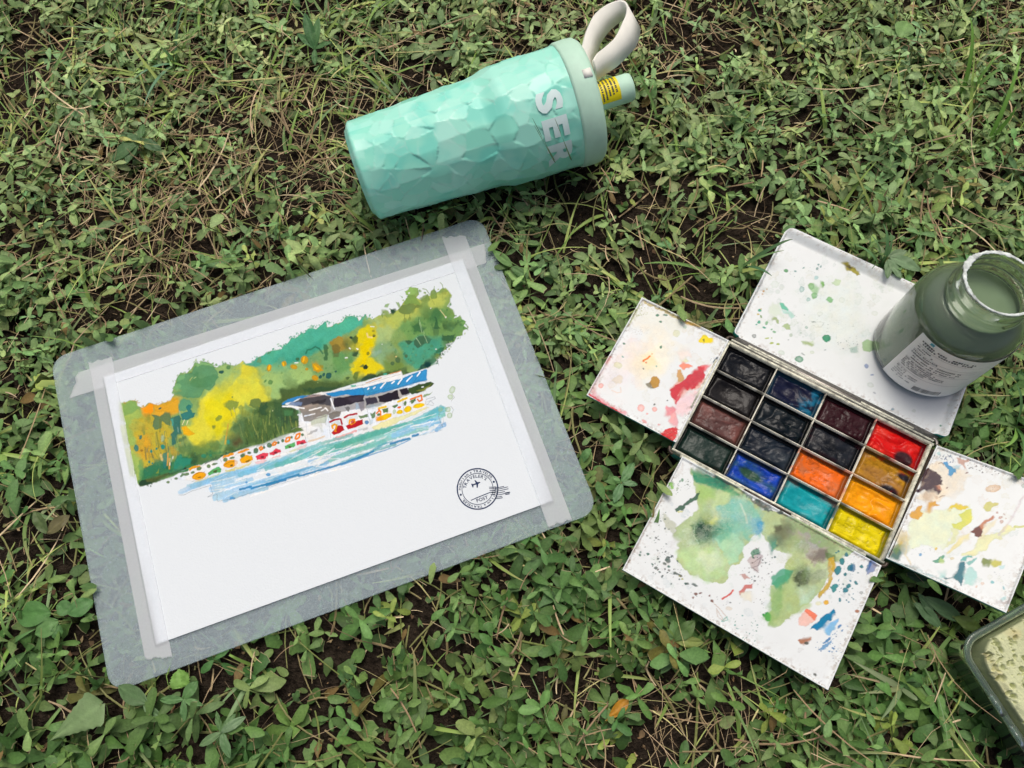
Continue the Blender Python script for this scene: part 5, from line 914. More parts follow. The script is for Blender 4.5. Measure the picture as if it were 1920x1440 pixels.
# ------------------------------------------------------------------ tumbler lying on its side
KA0, KA1 = pt(674, 324, .0435), pt(1103, 188, .0515); KA = unit(KA1-KA0); KU = unit(ZN-np.dot(ZN, KA)*KA); KW = np.cross(KA, KU)
KL = np.linalg.norm(KA1-KA0); bl = KL*.905
cup = thing('tumbler', 'turquoise faceted tumbler with mint lid and cream loop lying in the grass', 'tumbler', (*((KA0+KA1)/2)[:2], .010))
rg = np.random.default_rng(5)
def krad(h):
    t = h/bl; return .0330+.0024*sstep(0, .62, t)+.0012*t+.0032*sstep(.60, .70, t)
nh, na = 190, 320
hs = np.linspace(0, bl, nh); th_ = np.linspace(0, 2*np.pi, na, endpoint=False); TT, HH = np.meshgrid(th_, hs)
ns = 380; sd_t = rg.uniform(0, 2*np.pi, ns); sd_h = rg.uniform(-.005, bl+.005, ns); sg = rg.normal(0, 1, (ns, 2)); sc_ = rg.uniform(0, 1, ns)
d1 = np.full(TT.shape, 9.); d2 = np.full(TT.shape, 9.); id1 = np.zeros(TT.shape, int)
for k in range(ns):
    dt_ = (TT-sd_t[k]+np.pi) % (2*np.pi)-np.pi; dd = np.hypot(dt_*.039, HH-sd_h[k]); cl = dd < d1
    d2 = np.where(cl, d1, np.minimum(d2, dd)); id1 = np.where(cl, k, id1); d1 = np.where(cl, dd, d1)
dt_ = ((TT-sd_t[id1]+np.pi) % (2*np.pi)-np.pi)*.039; dh_ = HH-sd_h[id1]
fade = sstep(0, .012, HH)*sstep(bl, bl-.006, HH)
fac = krad(HH)*(1/np.cos(np.clip(dt_/.039, -.6, .6))-1)-.0005+(dt_*sg[id1, 0]+dh_*sg[id1, 1])*.008
RR = krad(HH)+np.clip(fac, -.0010, .0002)*fade
RR = RR-.005*sstep(.005, 0, HH)**2*1.0
col = hx('83CDB6')*(1-.0*sc_[id1])[..., None]; tn = sc_[id1][..., None]; col = hx('94EAD2')*(1-tn)+hx('B2F4E2')*tn
blo = fbm(TT*3, HH*60, 8)[..., None]; col = col*(1-.5*sstep(.45, .75, blo))+hx('66DCCA')*.5*sstep(.45, .75, blo)
ed = np.exp(-(d2-d1)/.0004)[..., None]*.4*(fbm(TT*5, HH*90, 3)[..., None] > .48); col = col*(1-ed)+hx('C4E8DC')*ed
P = KA0+HH.ravel()[:, None]*KA+RR.ravel()[:, None]*(np.cos(TT).ravel()[:, None]*KU+np.sin(TT).ravel()[:, None]*KW)
n0 = len(P); P = np.concatenate([P, KA0+.0*KA+.024*(np.cos(th_)[:, None]*KU+np.sin(th_)[:, None]*KW)+.0012*KA, [KA0+.0012*KA]])
i = np.arange(na); j = (i+1) % na
body = mesh('cup_body', P, [gridf(na, nh, True), np.stack([j, i, n0+i, n0+j], -1), np.stack([n0+j, n0+i, np.full(na, n0+na)], -1)], M_CUP, cup, smooth=False, col=np.concatenate([col.reshape(-1, 3), np.tile(hx('86CBB6'), (na+1, 1))]))
rt = float(krad(bl))
v, f = lathe([(rt-.004, bl-.001), (rt+.0004, bl-.001), (rt+.0012, bl+.0008), (rt+.0014, bl+.008), (rt+.0010, KL-.003), (rt-.0008, KL-.0006), (rt-.004, KL), (rt-.007, KL-.0006), (rt-.009, KL-.0030), (.012, KL-.0030), (0, KL-.0030)], KA0, KA, 96); lidp = mesh('screw_lid', v, f, M_MINT, cup, smooth=True)
v, f = lathe([(.0100, KL-.0032), (.0094, KL+.001), (.0094, KL+.0285), (.0088, KL+.0305), (.0070, KL+.0310), (0, KL+.0310)], KA0, KA, 48); sp = mesh('spout', v, f, M_MINT, cup, smooth=True)
def kp(a, h, r): return KA0+KA*h+r*(math.cos(a)*KU+math.sin(a)*KW)
def kpatch(a0, a1, z0, z1, r, n):
    return np.array([kp(a, z, r) for z in (z0, z1) for a in np.linspace(a0, a1, n)]), gridf(n, 2)
v, f = kpatch(-1.5, 1.25, KL+.0060, KL+.0205, .00958, 26); st = mesh('warning_sticker', v, f, M_YELLOW, sp, smooth=True)
rows = []; rg2 = random.Random(2)
for k in range(5):
    a = -.95
    while a < 1.05-.1*k:
        w = rg2.uniform(.05, .10); rows.append(kpatch(a, a+w, KL+.0078+.0024*k, KL+.0078+.0024*k+.0012, .00975, 2)); a += w+rg2.choice([.02, .03, .07])
v, f = join(rows); mesh('sticker_print', v, f, M_PRINT, sp)
# lettering running round the cup below the lid
V_, T_, b = [], [], 0; ang = 0
SZ = .0295; SY = .0215; AX = bl-.0250
def wrap_text(word, a_start, sgn):
    global b
    a = a_start
    for ch in word:
        g, t, w = glyph(ch, .045); bm = bmesh.new(); vs = [bm.verts.new((x*SZ, y*SY, 0)) for x, y in g]
        for q in t:
            try: bm.faces.new([vs[int(z)] for z in q])
            except ValueError: pass
        x = .0012
        while x < w*SZ:
            bmesh.ops.bisect_plane(bm, geom=bm.verts[:]+bm.edges[:]+bm.faces[:], plane_co=(x, 0, 0), plane_no=(1, 0, 0)); x += .0016
        bmesh.ops.triangulate(bm, faces=bm.faces[:]); bm.verts.index_update()
        for vv in bm.verts:
            hgt_ = AX+vv.co.y; aa = a+sgn*vv.co.x/.0435; V_.append(kp(aa, hgt_, float(krad(hgt_))+.00035))
        for ff in bm.faces: T_.append([vv.index+b for vv in ff.verts])
        b += len(bm.verts); bm.free(); a += sgn*(w+.13)*SZ/.0435
top = max(np.linspace(-1.6, 1.6, 65), key=lambda a: proj(kp(a, bl-.02, rt))[1]*-1)     # upper silhouette in the photo
sg_ = 1 if proj(kp(top+.5, bl-.02, rt))[1] > proj(kp(top, bl-.02, rt))[1] and np.dot(math.cos(top+.5)*KU+math.sin(top+.5)*KW, ZN) > np.dot(math.cos(top-.5)*KU+math.sin(top-.5)*KW, ZN) else -1
tgt = min(((math.hypot(*(np.array(proj(kp(a, bl-.022, rt)))-(1022, 170))), a) for a in np.linspace(-1.6, 1.6, 161)))[1]
wrap_text('SER', tgt, sg_)
mesh('lettering', np.array(V_), [np.array(T_)], M_LETTER, body)['label'] = 'pale letters SER'
# cream carrying loop: a broad band bent into a teardrop
fz = [(985, 800), (905, 650), (925, 520), (960, 400), (1050, 210), (1150, 110), (1250, 50), (1360, 12), (1440, 25), (1480, 90), (1470, 190), (1430, 280), (1340, 470), (1220, 590), (1100, 690), (1040, 790)]
nz_ = [(1075, 1030), (1040, 850), (1085, 700), (1130, 560), (1230, 420), (1330, 325), (1430, 262), (1530, 248), (1600, 300), (1635, 370), (1630, 460), (1590, 590), (1500, 700), (1350, 850), (1200, 950), (1085, 1040)]
def cr(P, m=4):
    P = np.asarray(P, float); out = []
    for k in range(len(P)-1):
        p0, p1, p2, p3 = P[max(k-1, 0)], P[k], P[k+1], P[min(k+2, len(P)-1)]
        for t in np.arange(m)/m: out.append(.5*((2*p1)+(-p0+p2)*t+(2*p0-5*p1+4*p2-p3)*t*t+(-p0+3*p1-3*p2+p3)*t**3))
    out.append(P[-1]); return np.array(out)
fa = cr([pt(960+x/6.857, y/6.857, .074) for x, y in fz]); ne = cr([pt(960+x/6.857, y/6.857, .062) for x, y in nz_])
tg = np.gradient((fa+ne)/2, axis=0); nm_ = np.cross(tg, fa-ne); nm_ /= np.linalg.norm(nm_, axis=1)[:, None]; hw = .0008; m = len(fa)
V_ = np.concatenate([fa+nm_*hw, ne+nm_*hw, ne-nm_*hw, fa-nm_*hw]); i = np.arange(m-1)
Fs = [np.concatenate([np.stack([a*m+i, a*m+i+1, ((a+1) % 4)*m+i+1, ((a+1) % 4)*m+i], -1) for a in range(4)]), np.array([[0, m, 2*m, 3*m]]), np.array([[3*m+m-1, 2*m+m-1, 2*m-1, m-1]])]
mesh('carrying_loop', V_, Fs, M_STRAP, cup, smooth=False)
for x, y in ((1100, 136), (1061, 78)):
    t = min(((math.hypot(*(np.array(proj(kp(a, z, rt+.0016)))-(x, y))), a, z) for a in np.linspace(-1.7, 1.7, 120) for z in np.linspace(bl, KL+.001, 12)), key=lambda q: q[0])
    v, f = boxv(kp(t[1], t[2], rt-.0005)-.003*KA-.003*np.cross(KA, unit(math.cos(t[1])*KU+math.sin(t[1])*KW)), KA, np.cross(KA, unit(math.cos(t[1])*KU+math.sin(t[1])*KW)), unit(math.cos(t[1])*KU+math.sin(t[1])*KW), .0055, .0055, .0022); mesh('loop_tab', v, f, M_STRAP, cup)

# ------------------------------------------------------------------ sponge in a clear tub
ZT = .036
s0, s1, s2 = pt(1788, 1206, ZT), pt(1922, 1130, ZT), pt(1914, 1402, ZT); E1 = unit(s1-s0); E2 = s2-s0; E2 = unit(E2-np.dot(E2, E1)*E1); SW, SH = .105, .080
tc = s0+E1*SW/2+E2*SH/2
tub = thing('clear_tub', 'smoky clear plastic tub at the lower right corner of the picture', 'tub', (tc[0], tc[1], .009))
CR = .013
def ringp(ins, z): return rrect(tc, E1, E2, SW, SH, CR, 8, ins)*[1, 1, 0]+[0, 0, z]
rings = [ringp(.0030, ZT-.001), ringp(.0008, ZT-.0010), ringp(0, ZT-.0004), ringp(0, ZT+.0004), ringp(.0010, ZT+.0010), ringp(.0035, ZT+.0010), ringp(.0042, ZT), ringp(.0046, ZT-.006), ringp(.0066, .0112), ringp(.0120, .0104)]
rings2 = [ringp(.0120, .0090), ringp(.0052, .0098), ringp(.0034, ZT-.006)]
n = len(rings[0]); A = rings+rings2; 
v = np.concatenate(A); F_ = gridf(n, len(A), True); i = np.arange(n); j = (i+1) % n; F2 = np.stack([(len(A)-1)*n+i, (len(A)-1)*n+j, j, i], -1)
mesh('tub_wall', v, [F_, F2, ] , M_TUB, tub, smooth=False)
for a in (.030, .0475, .066):
    v, f = boxv(s0+E2*a-E1*.0008+ZN*(.0004), E1, E2, ZN, .0042, .011, .0016); mesh('clip_tab', v, f, M_TUB, tub)
GW, GH = SW-.013, SH-.012; gc = tc; ZS = ZT+.007
nx, ny = int(GW/.0004), int(GH/.0004)
X, Y = np.meshgrid(np.linspace(-GW/2, GW/2, nx), np.linspace(-GH/2, GH/2, ny))
rg = np.random.default_rng(11); Hs = .0008*(fbm(X*120, Y*120, 4)-.5)+.0005*(fbm(X*900, Y*900, 5)-.5)
for k in range(1500):
    r_ = .0003+.0017*rg.random()**3.5; a_, b_ = rg.uniform(-GW/2, GW/2), rg.uniform(-GH/2, GH/2); q = rg.uniform(.6, 1); an = rg.uniform(0, 3.1)
    ii = (np.abs(X-a_) < 2*r_) & (np.abs(Y-b_) < 2*r_); x_, y_ = X[ii]-a_, Y[ii]-b_; u_ = (x_*math.cos(an)+y_*math.sin(an))/r_; w_ = (-x_*math.sin(an)+y_*math.cos(an))/(r_*q)
    Hs[ii] -= min(.0035, 2.0*r_)*sstep(1.0, .6, np.hypot(u_, w_))
# rounded outline: pull the grid in at the corners
r_ = .014; mx = np.maximum(np.abs(X)-(GW/2-r_), 0); my = np.maximum(np.abs(Y)-(GH/2-r_), 0); d_ = np.hypot(mx, my); k_ = np.where(d_ > 1e-9, np.maximum(mx, my)/np.maximum(d_, 1e-9), 1); 
X2 = np.sign(X)*(np.minimum(np.abs(X), GW/2-r_)+mx*k_); Y2 = np.sign(Y)*(np.minimum(np.abs(Y), GH/2-r_)+my*k_)
ed_ = np.minimum(r_-np.hypot(np.maximum(np.abs(X2)-(GW/2-r_), 0), np.maximum(np.abs(Y2)-(GH/2-r_), 0)), .004); Hs -= .0016*sstep(.003, 0, ed_)
P = gc*[1, 1, 0]+X2.ravel()[:, None]*E1+Y2.ravel()[:, None]*E2+(ZS+Hs.ravel())[:, None]*ZN
st_ = fbm(X*70, Y*70, 9, 3); cs = hx('D2D8AC')*(1-.22*st_[..., None]); m_ = sstep(.66, .8, fbm((X+.02)*45, (Y-.01)*45, 14))[..., None]*.45; cs = cs*(1-m_)+hx('C9A25C')*m_
B = np.concatenate([np.arange(nx), np.arange(1, ny)*nx+nx-1, (ny-1)*nx+np.arange(nx-2, -1, -1), np.arange(ny-2, 0, -1)*nx]); k = len(B); i = np.arange(k); j = (i+1) % k
nl = 10; side = [P[B]*[1, 1, 0]+[0, 0, 1]*(P[B][:, 2:3]*(1-t)+.0118*t)+(np.stack([fbm(np.arange(k)/6., np.full(k, t*8), 3)-.5]*2+[np.zeros(k)], 1)*.0006) for t in np.linspace(1/nl, 1, nl)]
n0 = nx*ny; Fs = [gridf(nx, ny)]; prev = B
for q in range(nl):
    cur = n0+q*k+i; Fs.append(np.stack([prev[j], prev[i], cur, cur[j]], -1)); prev = cur
P = np.concatenate([P]+side); cs = np.concatenate([cs.reshape(-1, 3), np.tile(hx('9CA67E'), (k*nl, 1))])
tag(mesh('sponge', P, Fs, M_SPONGE, loc=(gc[0], gc[1], .0118), smooth=False, col=cs), 'pale yellow green porous sponge sitting in the clear tub', 'sponge')
# ------------------------------------------------------------------ what lies on the plants presses them down
FOOT = []
def foot(P, n, th):
    P = np.asarray(P); FOOT.append((P, np.asarray(n), th))
def rect4(O, U, V, w, h): return [O, O+U*w, O+U*w+V*h, O+V*h]
foot(rect4(BC-BU*BW/2-BV*BH/2, BU, BV, BW, BH), ZN, .0024)
foot(rect4(TO-TU*.001-TV*.001, TU, TV, TW+.002, TH+.002), ZN, .0155)
foot(rect4(FC-FU*FW/2-FV*FH/2, FU, FV, FW, FH), ZN, .0018); foot(rect4(LC-LU*LW/2-LV*LH/2, LU, LV, LW, LH), ZN, .0018)
foot(rect4(r0, RUv, RVv, RW, RH), np.cross(RUv, RVv), .0018); foot(rect4(DO, DU, DV, DW, DH), A_LID, .0022); foot(rect4(s0, E1, E2, SW, SH), ZN, .027)
def zlimit(x, y, margin=.0012):
    z = np.full(x.shape, 9.)
    for P, n, th in FOOT:
        c = P.mean(0); ins = np.ones(x.shape, bool)
        for k in range(4):
            a, b = P[k], P[(k+1) % 4]; e = unit((b-a)[:2]); nn = np.array([-e[1], e[0]]); nn = nn*np.sign(np.dot(c[:2]-a[:2], nn)); ins &= ((x-a[0])*nn[0]+(y-a[1])*nn[1]) > -margin
        pz = P[0][2]-((x-P[0][0])*n[0]+(y-P[0][1])*n[1])/n[2]-th; z = np.where(ins, np.minimum(z, pz), z)
    rel = np.stack([x-KA0[0], y-KA0[1]], -1); k2 = unit(KA[:2]); h = rel @ k2; d = rel @ np.array([-k2[1], k2[0]])
    rr = krad(np.clip(h, 0, bl))+.0025; ins = (h > -.001) & (h < KL+.002) & (np.abs(d) < rr)
    zc = KA0[2]+KA[2]*np.clip(h, 0, KL); z = np.where(ins, np.minimum(z, zc-np.sqrt(np.maximum(rr**2-d**2, 0))), z)
    return z
def press(V, rg=None):
    zl = zlimit(V[:, 0], V[:, 1]); V[:, 2] = np.where(V[:, 2] > zl-.0005, zl-.0005-.25*np.clip(V[:, 2]-zl, 0, .01), V[:, 2]); V[:, 2] = np.maximum(V[:, 2], .0005); return V

# ------------------------------------------------------------------ soil
def soil_h(x, y): return .0042*fbm(x*28, y*28, 3, 4)+.0022*fbm(x*160, y*160, 7, 3)-.0012
xs = np.concatenate([[-60, -20, -6, -2, -1.2], np.arange(-.75, .751, .0078), [1.2, 2, 6, 20, 60]]); ys = np.concatenate([[-60, -20, -6, -2, -.9], np.arange(-.4, .851, .0078), [1.3, 2, 6, 20, 60]])
X, Y = np.meshgrid(xs, ys); Z = soil_h(X, Y); Z = np.minimum(Z, zlimit(X.ravel(), Y.ravel(), .004).reshape(X.shape)-.001)
M_SOIL = mat('dry_soil', hx('352E27'), rough=.95, spec=.05, vary=(260, .7), bump=(520, .006))
g = mesh('ground', np.stack([X, Y, Z], -1).reshape(-1, 3), gridf(len(xs), len(ys)), M_SOIL, loc=(0, 0, 0), smooth=True); tag(g, 'dark bare soil showing between the plants', kind='structure')

# ------------------------------------------------------------------ ground cover
M_LEAF = mat('weed_leaf', attr=True, rough=.5, spec=.35, bump=(900, .0002), translucent=.22, vary=(700, .22))
M_GRASS = mat('grass_blade', attr=True, rough=.45, spec=.4, translucent=.25)
M_STRAW = mat('dry_straw', attr=True, rough=.8, spec=.2, vary=(300, .2))
def spots(lst): return [(pt(x, y, .0), r/1400*.55, s) for x, y, r, s in lst]
BARE = spots([(350, 440, 170, .95), (490, 330, 150, .9), (620, 290, 90, .8), (230, 560, 80, .6), (1310, 1385, 130, .9), (1400, 1330, 60, .7), (1090, 1290, 70, .55), (420, 200, 110, .7), (560, 190, 100, .7), (560, 30, 110, .5), (1890, 70, 70, .7), (150, 330, 90, .45), (720, 120, 70, .5), (1000, 60, 60, .5), (1240, 80, 120, .75), (1380, 60, 90, .6), (1520, 240, 90, .5), (1190, 240, 60, .4), (470, 190, 80, .5), (40, 470, 60, .5), (1700, 1190, 50, .5), (1560, 330, 60, .35)])
STRAWY = spots([(330, 420, 190, 1.), (560, 300, 150, 1.), (200, 280, 150, .7), (1000, 60, 150, .7), (700, 130, 120, .7), (350, 130, 150, .6), (1100, 1300, 110, .6), (1330, 1380, 140, .6), (1700, 1200, 60, .5), (40, 700, 90, .5), (1250, 90, 120, .7), (1700, 330, 150, .4), (1850, 100, 120, .6)])
GRASSY = spots([(330, 60, 170, 1.), (90, 220, 130, .8), (1740, 180, 170, 1.), (1880, 320, 140, 1.), (1870, 800, 120, 1.), (1640, 470, 110, .8), (60, 1100, 110, .6), (1150, 40, 120, .5), (620, 130, 140, .6), (1750, 1330, 140, .7), (60, 900, 90, .5)])
def field(S, x, y):
    f = np.zeros(x.shape)
    for c, r, s in S: f = np.maximum(f, s*np.exp(-((x-c[0])**2+(y-c[1])**2)/(r*r)))
    return f
PROF_T = np.array([0, .22, .52, .8, .95, 1.]); PROF_W = np.array([.12, .58, 1., .86, .42, .10])
def leaves(rg, B, yaw, pitch, L, W, curl, fold, roll, col, cut, jit=.12):
    """many small leaves at once: 6 rows x 3 columns each"""
    n = len(L); t = PROF_T[None]*np.where(cut < 1, cut, 1)[:, None]
    w = np.interp(t.ravel(), PROF_T, PROF_W).reshape(n, 6); iscut = cut < 1; w = w*W[:, None]/2
    th = pitch[:, None]-curl[:, None]*t; ds = np.diff(t, axis=1, prepend=0)*L[:, None]
    x = np.cumsum(np.cos(th)*ds, 1); z = np.cumsum(np.sin(th)*ds, 1)
    out = np.zeros((n, 6, 3, 3)); side = np.array([-1, 0, 1.])
    ww = w[:, :, None]*side*(1+jit*rg.normal(size=(n, 6, 3)))
    lx = np.repeat(x[:, :, None], 3, 2)+0; e_ = np.where(iscut, 1, 0)[:, None]*rg.normal(0, .0008, (n, 3)); lx[:, 4] += e_; lx[:, 5] += e_
    lz = z[:, :, None]+np.abs(ww)*fold[:, None, None]+ww*np.tan(roll)[:, None, None]+rg.normal(0, .00025, (n, 6, 3))
    c, s = np.cos(yaw)[:, None, None], np.sin(yaw)[:, None, None]
    out[..., 0] = B[:, 0][:, None, None]+lx*c-ww*s; out[..., 1] = B[:, 1][:, None, None]+lx*s+ww*c; out[..., 2] = B[:, 2][:, None, None]+lz
    C = np.repeat(np.repeat(col[:, None, None, :], 6, 1), 3, 2)
    C[:, :, 1] *= 1.16; C[:, 0] *= 1.1
    pale = hx('B4A582'); C[:, 5] = np.where(iscut[:, None, None], pale, C[:, 5])
    f = gridf(3, 6); Fc = (np.arange(n)*18)[:, None, None]+f[None]
    return out.reshape(-1, 3), Fc.reshape(-1, 4), C.reshape(-1, 3)
def blades(rg, B, yaw, pitch, L, W, curl, bend, col, tipcol, rows=7, taper=.85, fold=.35, flat=False):
    n = len(L); t = np.linspace(0, 1, rows); th = pitch[:, None]-curl[:, None]*t[None]; ds = L[:, None]/(rows-1)
    fw = np.cumsum(np.cos(th)*ds, 1)-np.cos(th[:, :1])*ds; z = np.cumsum(np.sin(th)*ds, 1)-np.sin(th[:, :1])*ds
    lat = bend[:, None]*L[:, None]*t[None]**2; w = W[:, None]/2*(1-taper*t[None]**2.2); w[:, 0] *= .7
    side = np.array([-1, 0, 1.]); ww = w[:, :, None]*side; out = np.zeros((n, rows, 3, 3)); c, s = np.cos(yaw)[:, None, None], np.sin(yaw)[:, None, None]
    X = np.repeat(fw[:, :, None], 3, 2); Yl = lat[:, :, None]+ww
    out[..., 0] = B[:, 0][:, None, None]+X*c-Yl*s; out[..., 1] = B[:, 1][:, None, None]+X*s+Yl*c; out[..., 2] = B[:, 2][:, None, None]+z[:, :, None]+np.abs(ww)*fold
    C = col[:, None, None, :]*(1-t[None, :, None, None]**3)+tipcol[:, None, None, :]*t[None, :, None, None]**3; C = np.repeat(C, 3, 2); C[:, :, 1] *= 1.12
    f = gridf(3, rows); Fc = (np.arange(n)*rows*3)[:, None, None]+f[None]
    return out.reshape(-1, 3), Fc.reshape(-1, 4), C.reshape(-1, 3)
def stack(parts):
    V, Fc, C, b = [], [], [], 0
    for v, f, c in parts: V.append(v); Fc.append(f+b); C.append(c); b += len(v)
    return np.concatenate(V), np.concatenate(Fc), np.concatenate(C)
GREENS = np.array([hx(c) for c in ('627C52', '6F885C', '587650', '7B8F66', '4E6A42', '6A8656', '5E7E50', '84966C', '8E9A5A', '726A46')])
GREENS = GREENS*np.array([1.20, 1.24, .86])
GP = np.array([.16, .15, .15, .12, .12, .12, .09, .05, .025, .015])
def weeds(rg, x0, x1, y0, y1, view=True):
    sp = .0100; gx, gy = np.meshgrid(np.arange(x0, x1, sp), np.arange(y0, y1, sp)); x = (gx+rg.uniform(-.5, .5, gx.shape)*sp*1.3).ravel(); y = (gy+rg.uniform(-.5, .5, gx.shape)*sp*1.3).ravel()
    pr = .93-.9*(field(BARE, x, y) if view else 0)-.75*sstep(.5, .72, fbm(x*11, y*11, 21)); k = rg.random(x.shape) < pr; x, y = x[k], y[k]; n = len(x)
    clump = fbm(x*14, y*14, 33); H = (.006+.018*rg.random(n)**1.5)*(.5+1.0*clump); K = rg.integers(2, 5, n); Lm = (.0075+.0085*rg.random(n))*(.8+.4*fbm(x*6, y*6, 44))*(1.22-.75*np.clip(y, 0, .6) if view else 1); yaw0 = rg.uniform(0, 6.28, n)
    la = rg.uniform(0, 6.28, n); lm = rg.uniform(.1, 1., n)*H*1.2; lean = np.stack([np.cos(la)*lm, np.sin(la)*lm], -1); lightened = np.clip((y+.02)/.42, 0, 1) if view else np.full(n, .5); ci = rg.choice(len(GREENS), n, p=GP); scol = (GREENS[ci]*(1-.35*lightened[:, None])+hx('909C78')*.35*lightened[:, None])*rg.uniform(.8, 1.4, (n, 1))*(.74+.6*lightened[:, None])*(np.array([.86, 1., .9])*(1-lightened[:, None])+lightened[:, None])*(1+.08*rg.normal(size=(n, 3))*np.array([1, .2, .6]))  # far leaves painted paler: grazing sky sheen plus some greyer colour of their own
    base = np.stack([x, y, soil_h(x, y)], -1); parts = []
    for nd in range(4):
        for s in (0, 1):
            m = K > nd; q = np.nonzero(m)[0]; fr = (nd+1)/K[q]; topm = nd == K[q]-1; c = len(q)
            B = base[q].copy(); B[:, :2] += lean[q]*fr[:, None]; B[:, 2] += H[q]*fr
            L = Lm[q]*rg.uniform(.75, 1.15, c)*np.where(topm, .72, 1.); pitch = np.where(topm, rg.uniform(.25, .85, c), rg.uniform(-.15, .45, c))
            yaw = yaw0[q]+nd*1.571+s*3.1416+rg.normal(0, .25, c); cut = np.where(rg.random(c) < .3, rg.uniform(.45, .88, c), 1.)
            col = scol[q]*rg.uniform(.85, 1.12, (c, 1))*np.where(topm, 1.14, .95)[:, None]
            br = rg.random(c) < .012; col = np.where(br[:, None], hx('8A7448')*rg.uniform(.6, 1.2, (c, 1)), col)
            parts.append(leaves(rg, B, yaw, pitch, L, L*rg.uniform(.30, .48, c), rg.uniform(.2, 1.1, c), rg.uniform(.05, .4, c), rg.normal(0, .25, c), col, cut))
    # stems
    t = np.array([0, .5, 1.]); P = base[:, None, :]+np.concatenate([lean[:, None, :]*t[None, :, None]**1.3, (H[:, None]*t)[..., None]], -1); rad = .00045
    a = np.arange(3)*2.094; ring = np.stack([np.cos(a), np.sin(a), 0*a], -1)*rad; SV = (P[:, :, None, :]+ring[None, None]).reshape(-1, 3); f = gridf(3, 3, True); SF = ((np.arange(n)*9)[:, None, None]+f[None]).reshape(-1, 4)
    parts.append((SV, SF, np.repeat(hx('7E8A54')*rg.uniform(.7, 1.1, (n, 1)), 9, 0)))
    # low round leaves and seedlings close to the soil
    m = int(n*.6); x = rg.uniform(x0, x1, m); y = rg.uniform(y0, y1, m); k = rg.random(m) > (.6*field(BARE, x, y) if view else .1); x, y = x[k], y[k]; m = len(x); L = rg.uniform(.006, .012, m)
    parts.append(leaves(rg, np.stack([x, y, soil_h(x, y)+rg.uniform(.001, .006, m)], -1), rg.uniform(0, 6.28, m), rg.uniform(-.1, .5, m), L, L*rg.uniform(.4, .75, m), rg.uniform(0, .9, m), rg.uniform(0, .3, m), rg.normal(0, .3, m), GREENS[rg.choice(len(GREENS), m, p=GP)]*rg.uniform(.5, 1., (m, 1)), np.where(rg.random(m) < .2, .7, 1.)))
    # creeping stems
    m = int(n*.34); x = rg.uniform(x0, x1, m); y = rg.uniform(y0, y1, m); L = rg.uniform(.02, .06, m)
    b = blades(rg, np.stack([x, y, soil_h(x, y)+rg.uniform(.002, .007, m)], -1), rg.uniform(0, 6.28, m), rg.uniform(-.05, .3, m), L, rg.uniform(.0006, .0016, m), rg.uniform(0, .4, m), rg.normal(0, .5, m), np.array([hx('8A8C58'), hx('7C8A4A'), hx('93865E')])[rg.integers(0, 3, m)], np.array([hx('8A8C58'), hx('9A8A64')])[rg.integers(0, 2, m)], 6, .2, -1.0); parts.append(b)
    return stack(parts)
def grass(rg, x0, x1, y0, y1, view=True):
    m = int((x1-x0)*(y1-y0)*(6500 if view else 900)); x = rg.uniform(x0, x1, m); y = rg.uniform(y0, y1, m); k = rg.random(m) < (.09+.6*field(GRASSY, x, y)+.18*np.clip(y/.4, 0, 1) if view else .3); x, y = x[k], y[k]
    r = rg.integers(2, 6, len(x)); B = np.repeat(np.stack([x, y, soil_h(x, y)], -1), r, 0); n = len(B); B[:, :2] += rg.normal(0, .0025, (n, 2)); y0_ = np.repeat(rg.uniform(0, 6.28, len(x)), r)
    L = .012+.045*rg.random(n)**1.6; col = np.array([hx('7A9A4C'), hx('6A8A4E'), hx('8CA656'), hx('728E60'), hx('A4B466')])[rg.integers(0, 5, n)]*rg.uniform(.95, 1.5, (n, 1))
    return blades(rg, B, y0_+rg.normal(0, .9, n), rg.uniform(.15, 1.0, n), L, .0007+.0026*rg.random(n)**2, rg.uniform(.1, 1.3, n), rg.normal(0, .18, n), col, np.where(rg.random((n, 1)) < .3, hx('B0A274'), col*1.1))
def straw(rg, x0, x1, y0, y1, view=True):
    m = int((x1-x0)*(y1-y0)*46000); x = rg.uniform(x0, x1, m); y = rg.uniform(y0, y1, m); k = rg.random(m) < (.07+.85*field(STRAWY, x, y)**1.3+.11*np.clip(y/.4, 0, 1) if view else .15); x, y = x[k], y[k]; n = len(x)
    L = .007+.050*rg.random(n)**2.2; col = np.array([hx('AA9678'), hx('9A8868'), hx('BFAE8C'), hx('7E6C54'), hx('8E7A5E'), hx('A8A270')])[rg.integers(0, 6, n)]*rg.uniform(.85, 1.55, (n, 1))
    return blades(rg, np.stack([x, y, soil_h(x, y)+.0008+.017*rg.random(n)**1.7], -1), rg.uniform(0, 6.28, n), rg.normal(.05, .22, n), L, .0002+.0012*rg.random(n)**2.4, rg.normal(.1, .4, n), rg.normal(0, .35, n), col, col*.9, 5, .35, -.8)
def litter(rg, x0, x1, y0, y1, view=True):
    m = int((x1-x0)*(y1-y0)*9500); x = rg.uniform(x0, x1, m); y = rg.uniform(y0, y1, m); L = .001+.0045*rg.random(m)**2
    col = np.array([hx('8A6E50'), hx('6A543E'), hx('9C8A68'), hx('58483A'), hx('6E5C44'), hx('7A7A52')])[rg.integers(0, 6, m)]*rg.uniform(.6, 1.1, (m, 1))
    return leaves(rg, np.stack([x, y, soil_h(x, y)+.0006+.005*rg.random(m)**2], -1), rg.uniform(0, 6.28, m), rg.normal(.1, .3, m), L, L*rg.uniform(.3, .8, m), rg.normal(.3, .8, m), rg.normal(.2, .5, m), rg.normal(0, .4, m), col, np.where(rg.random(m) < .4, .7, 1.), .3)
rg = np.random.default_rng(42); VX = (-.60, .60, -.20, .66); stuff = {}
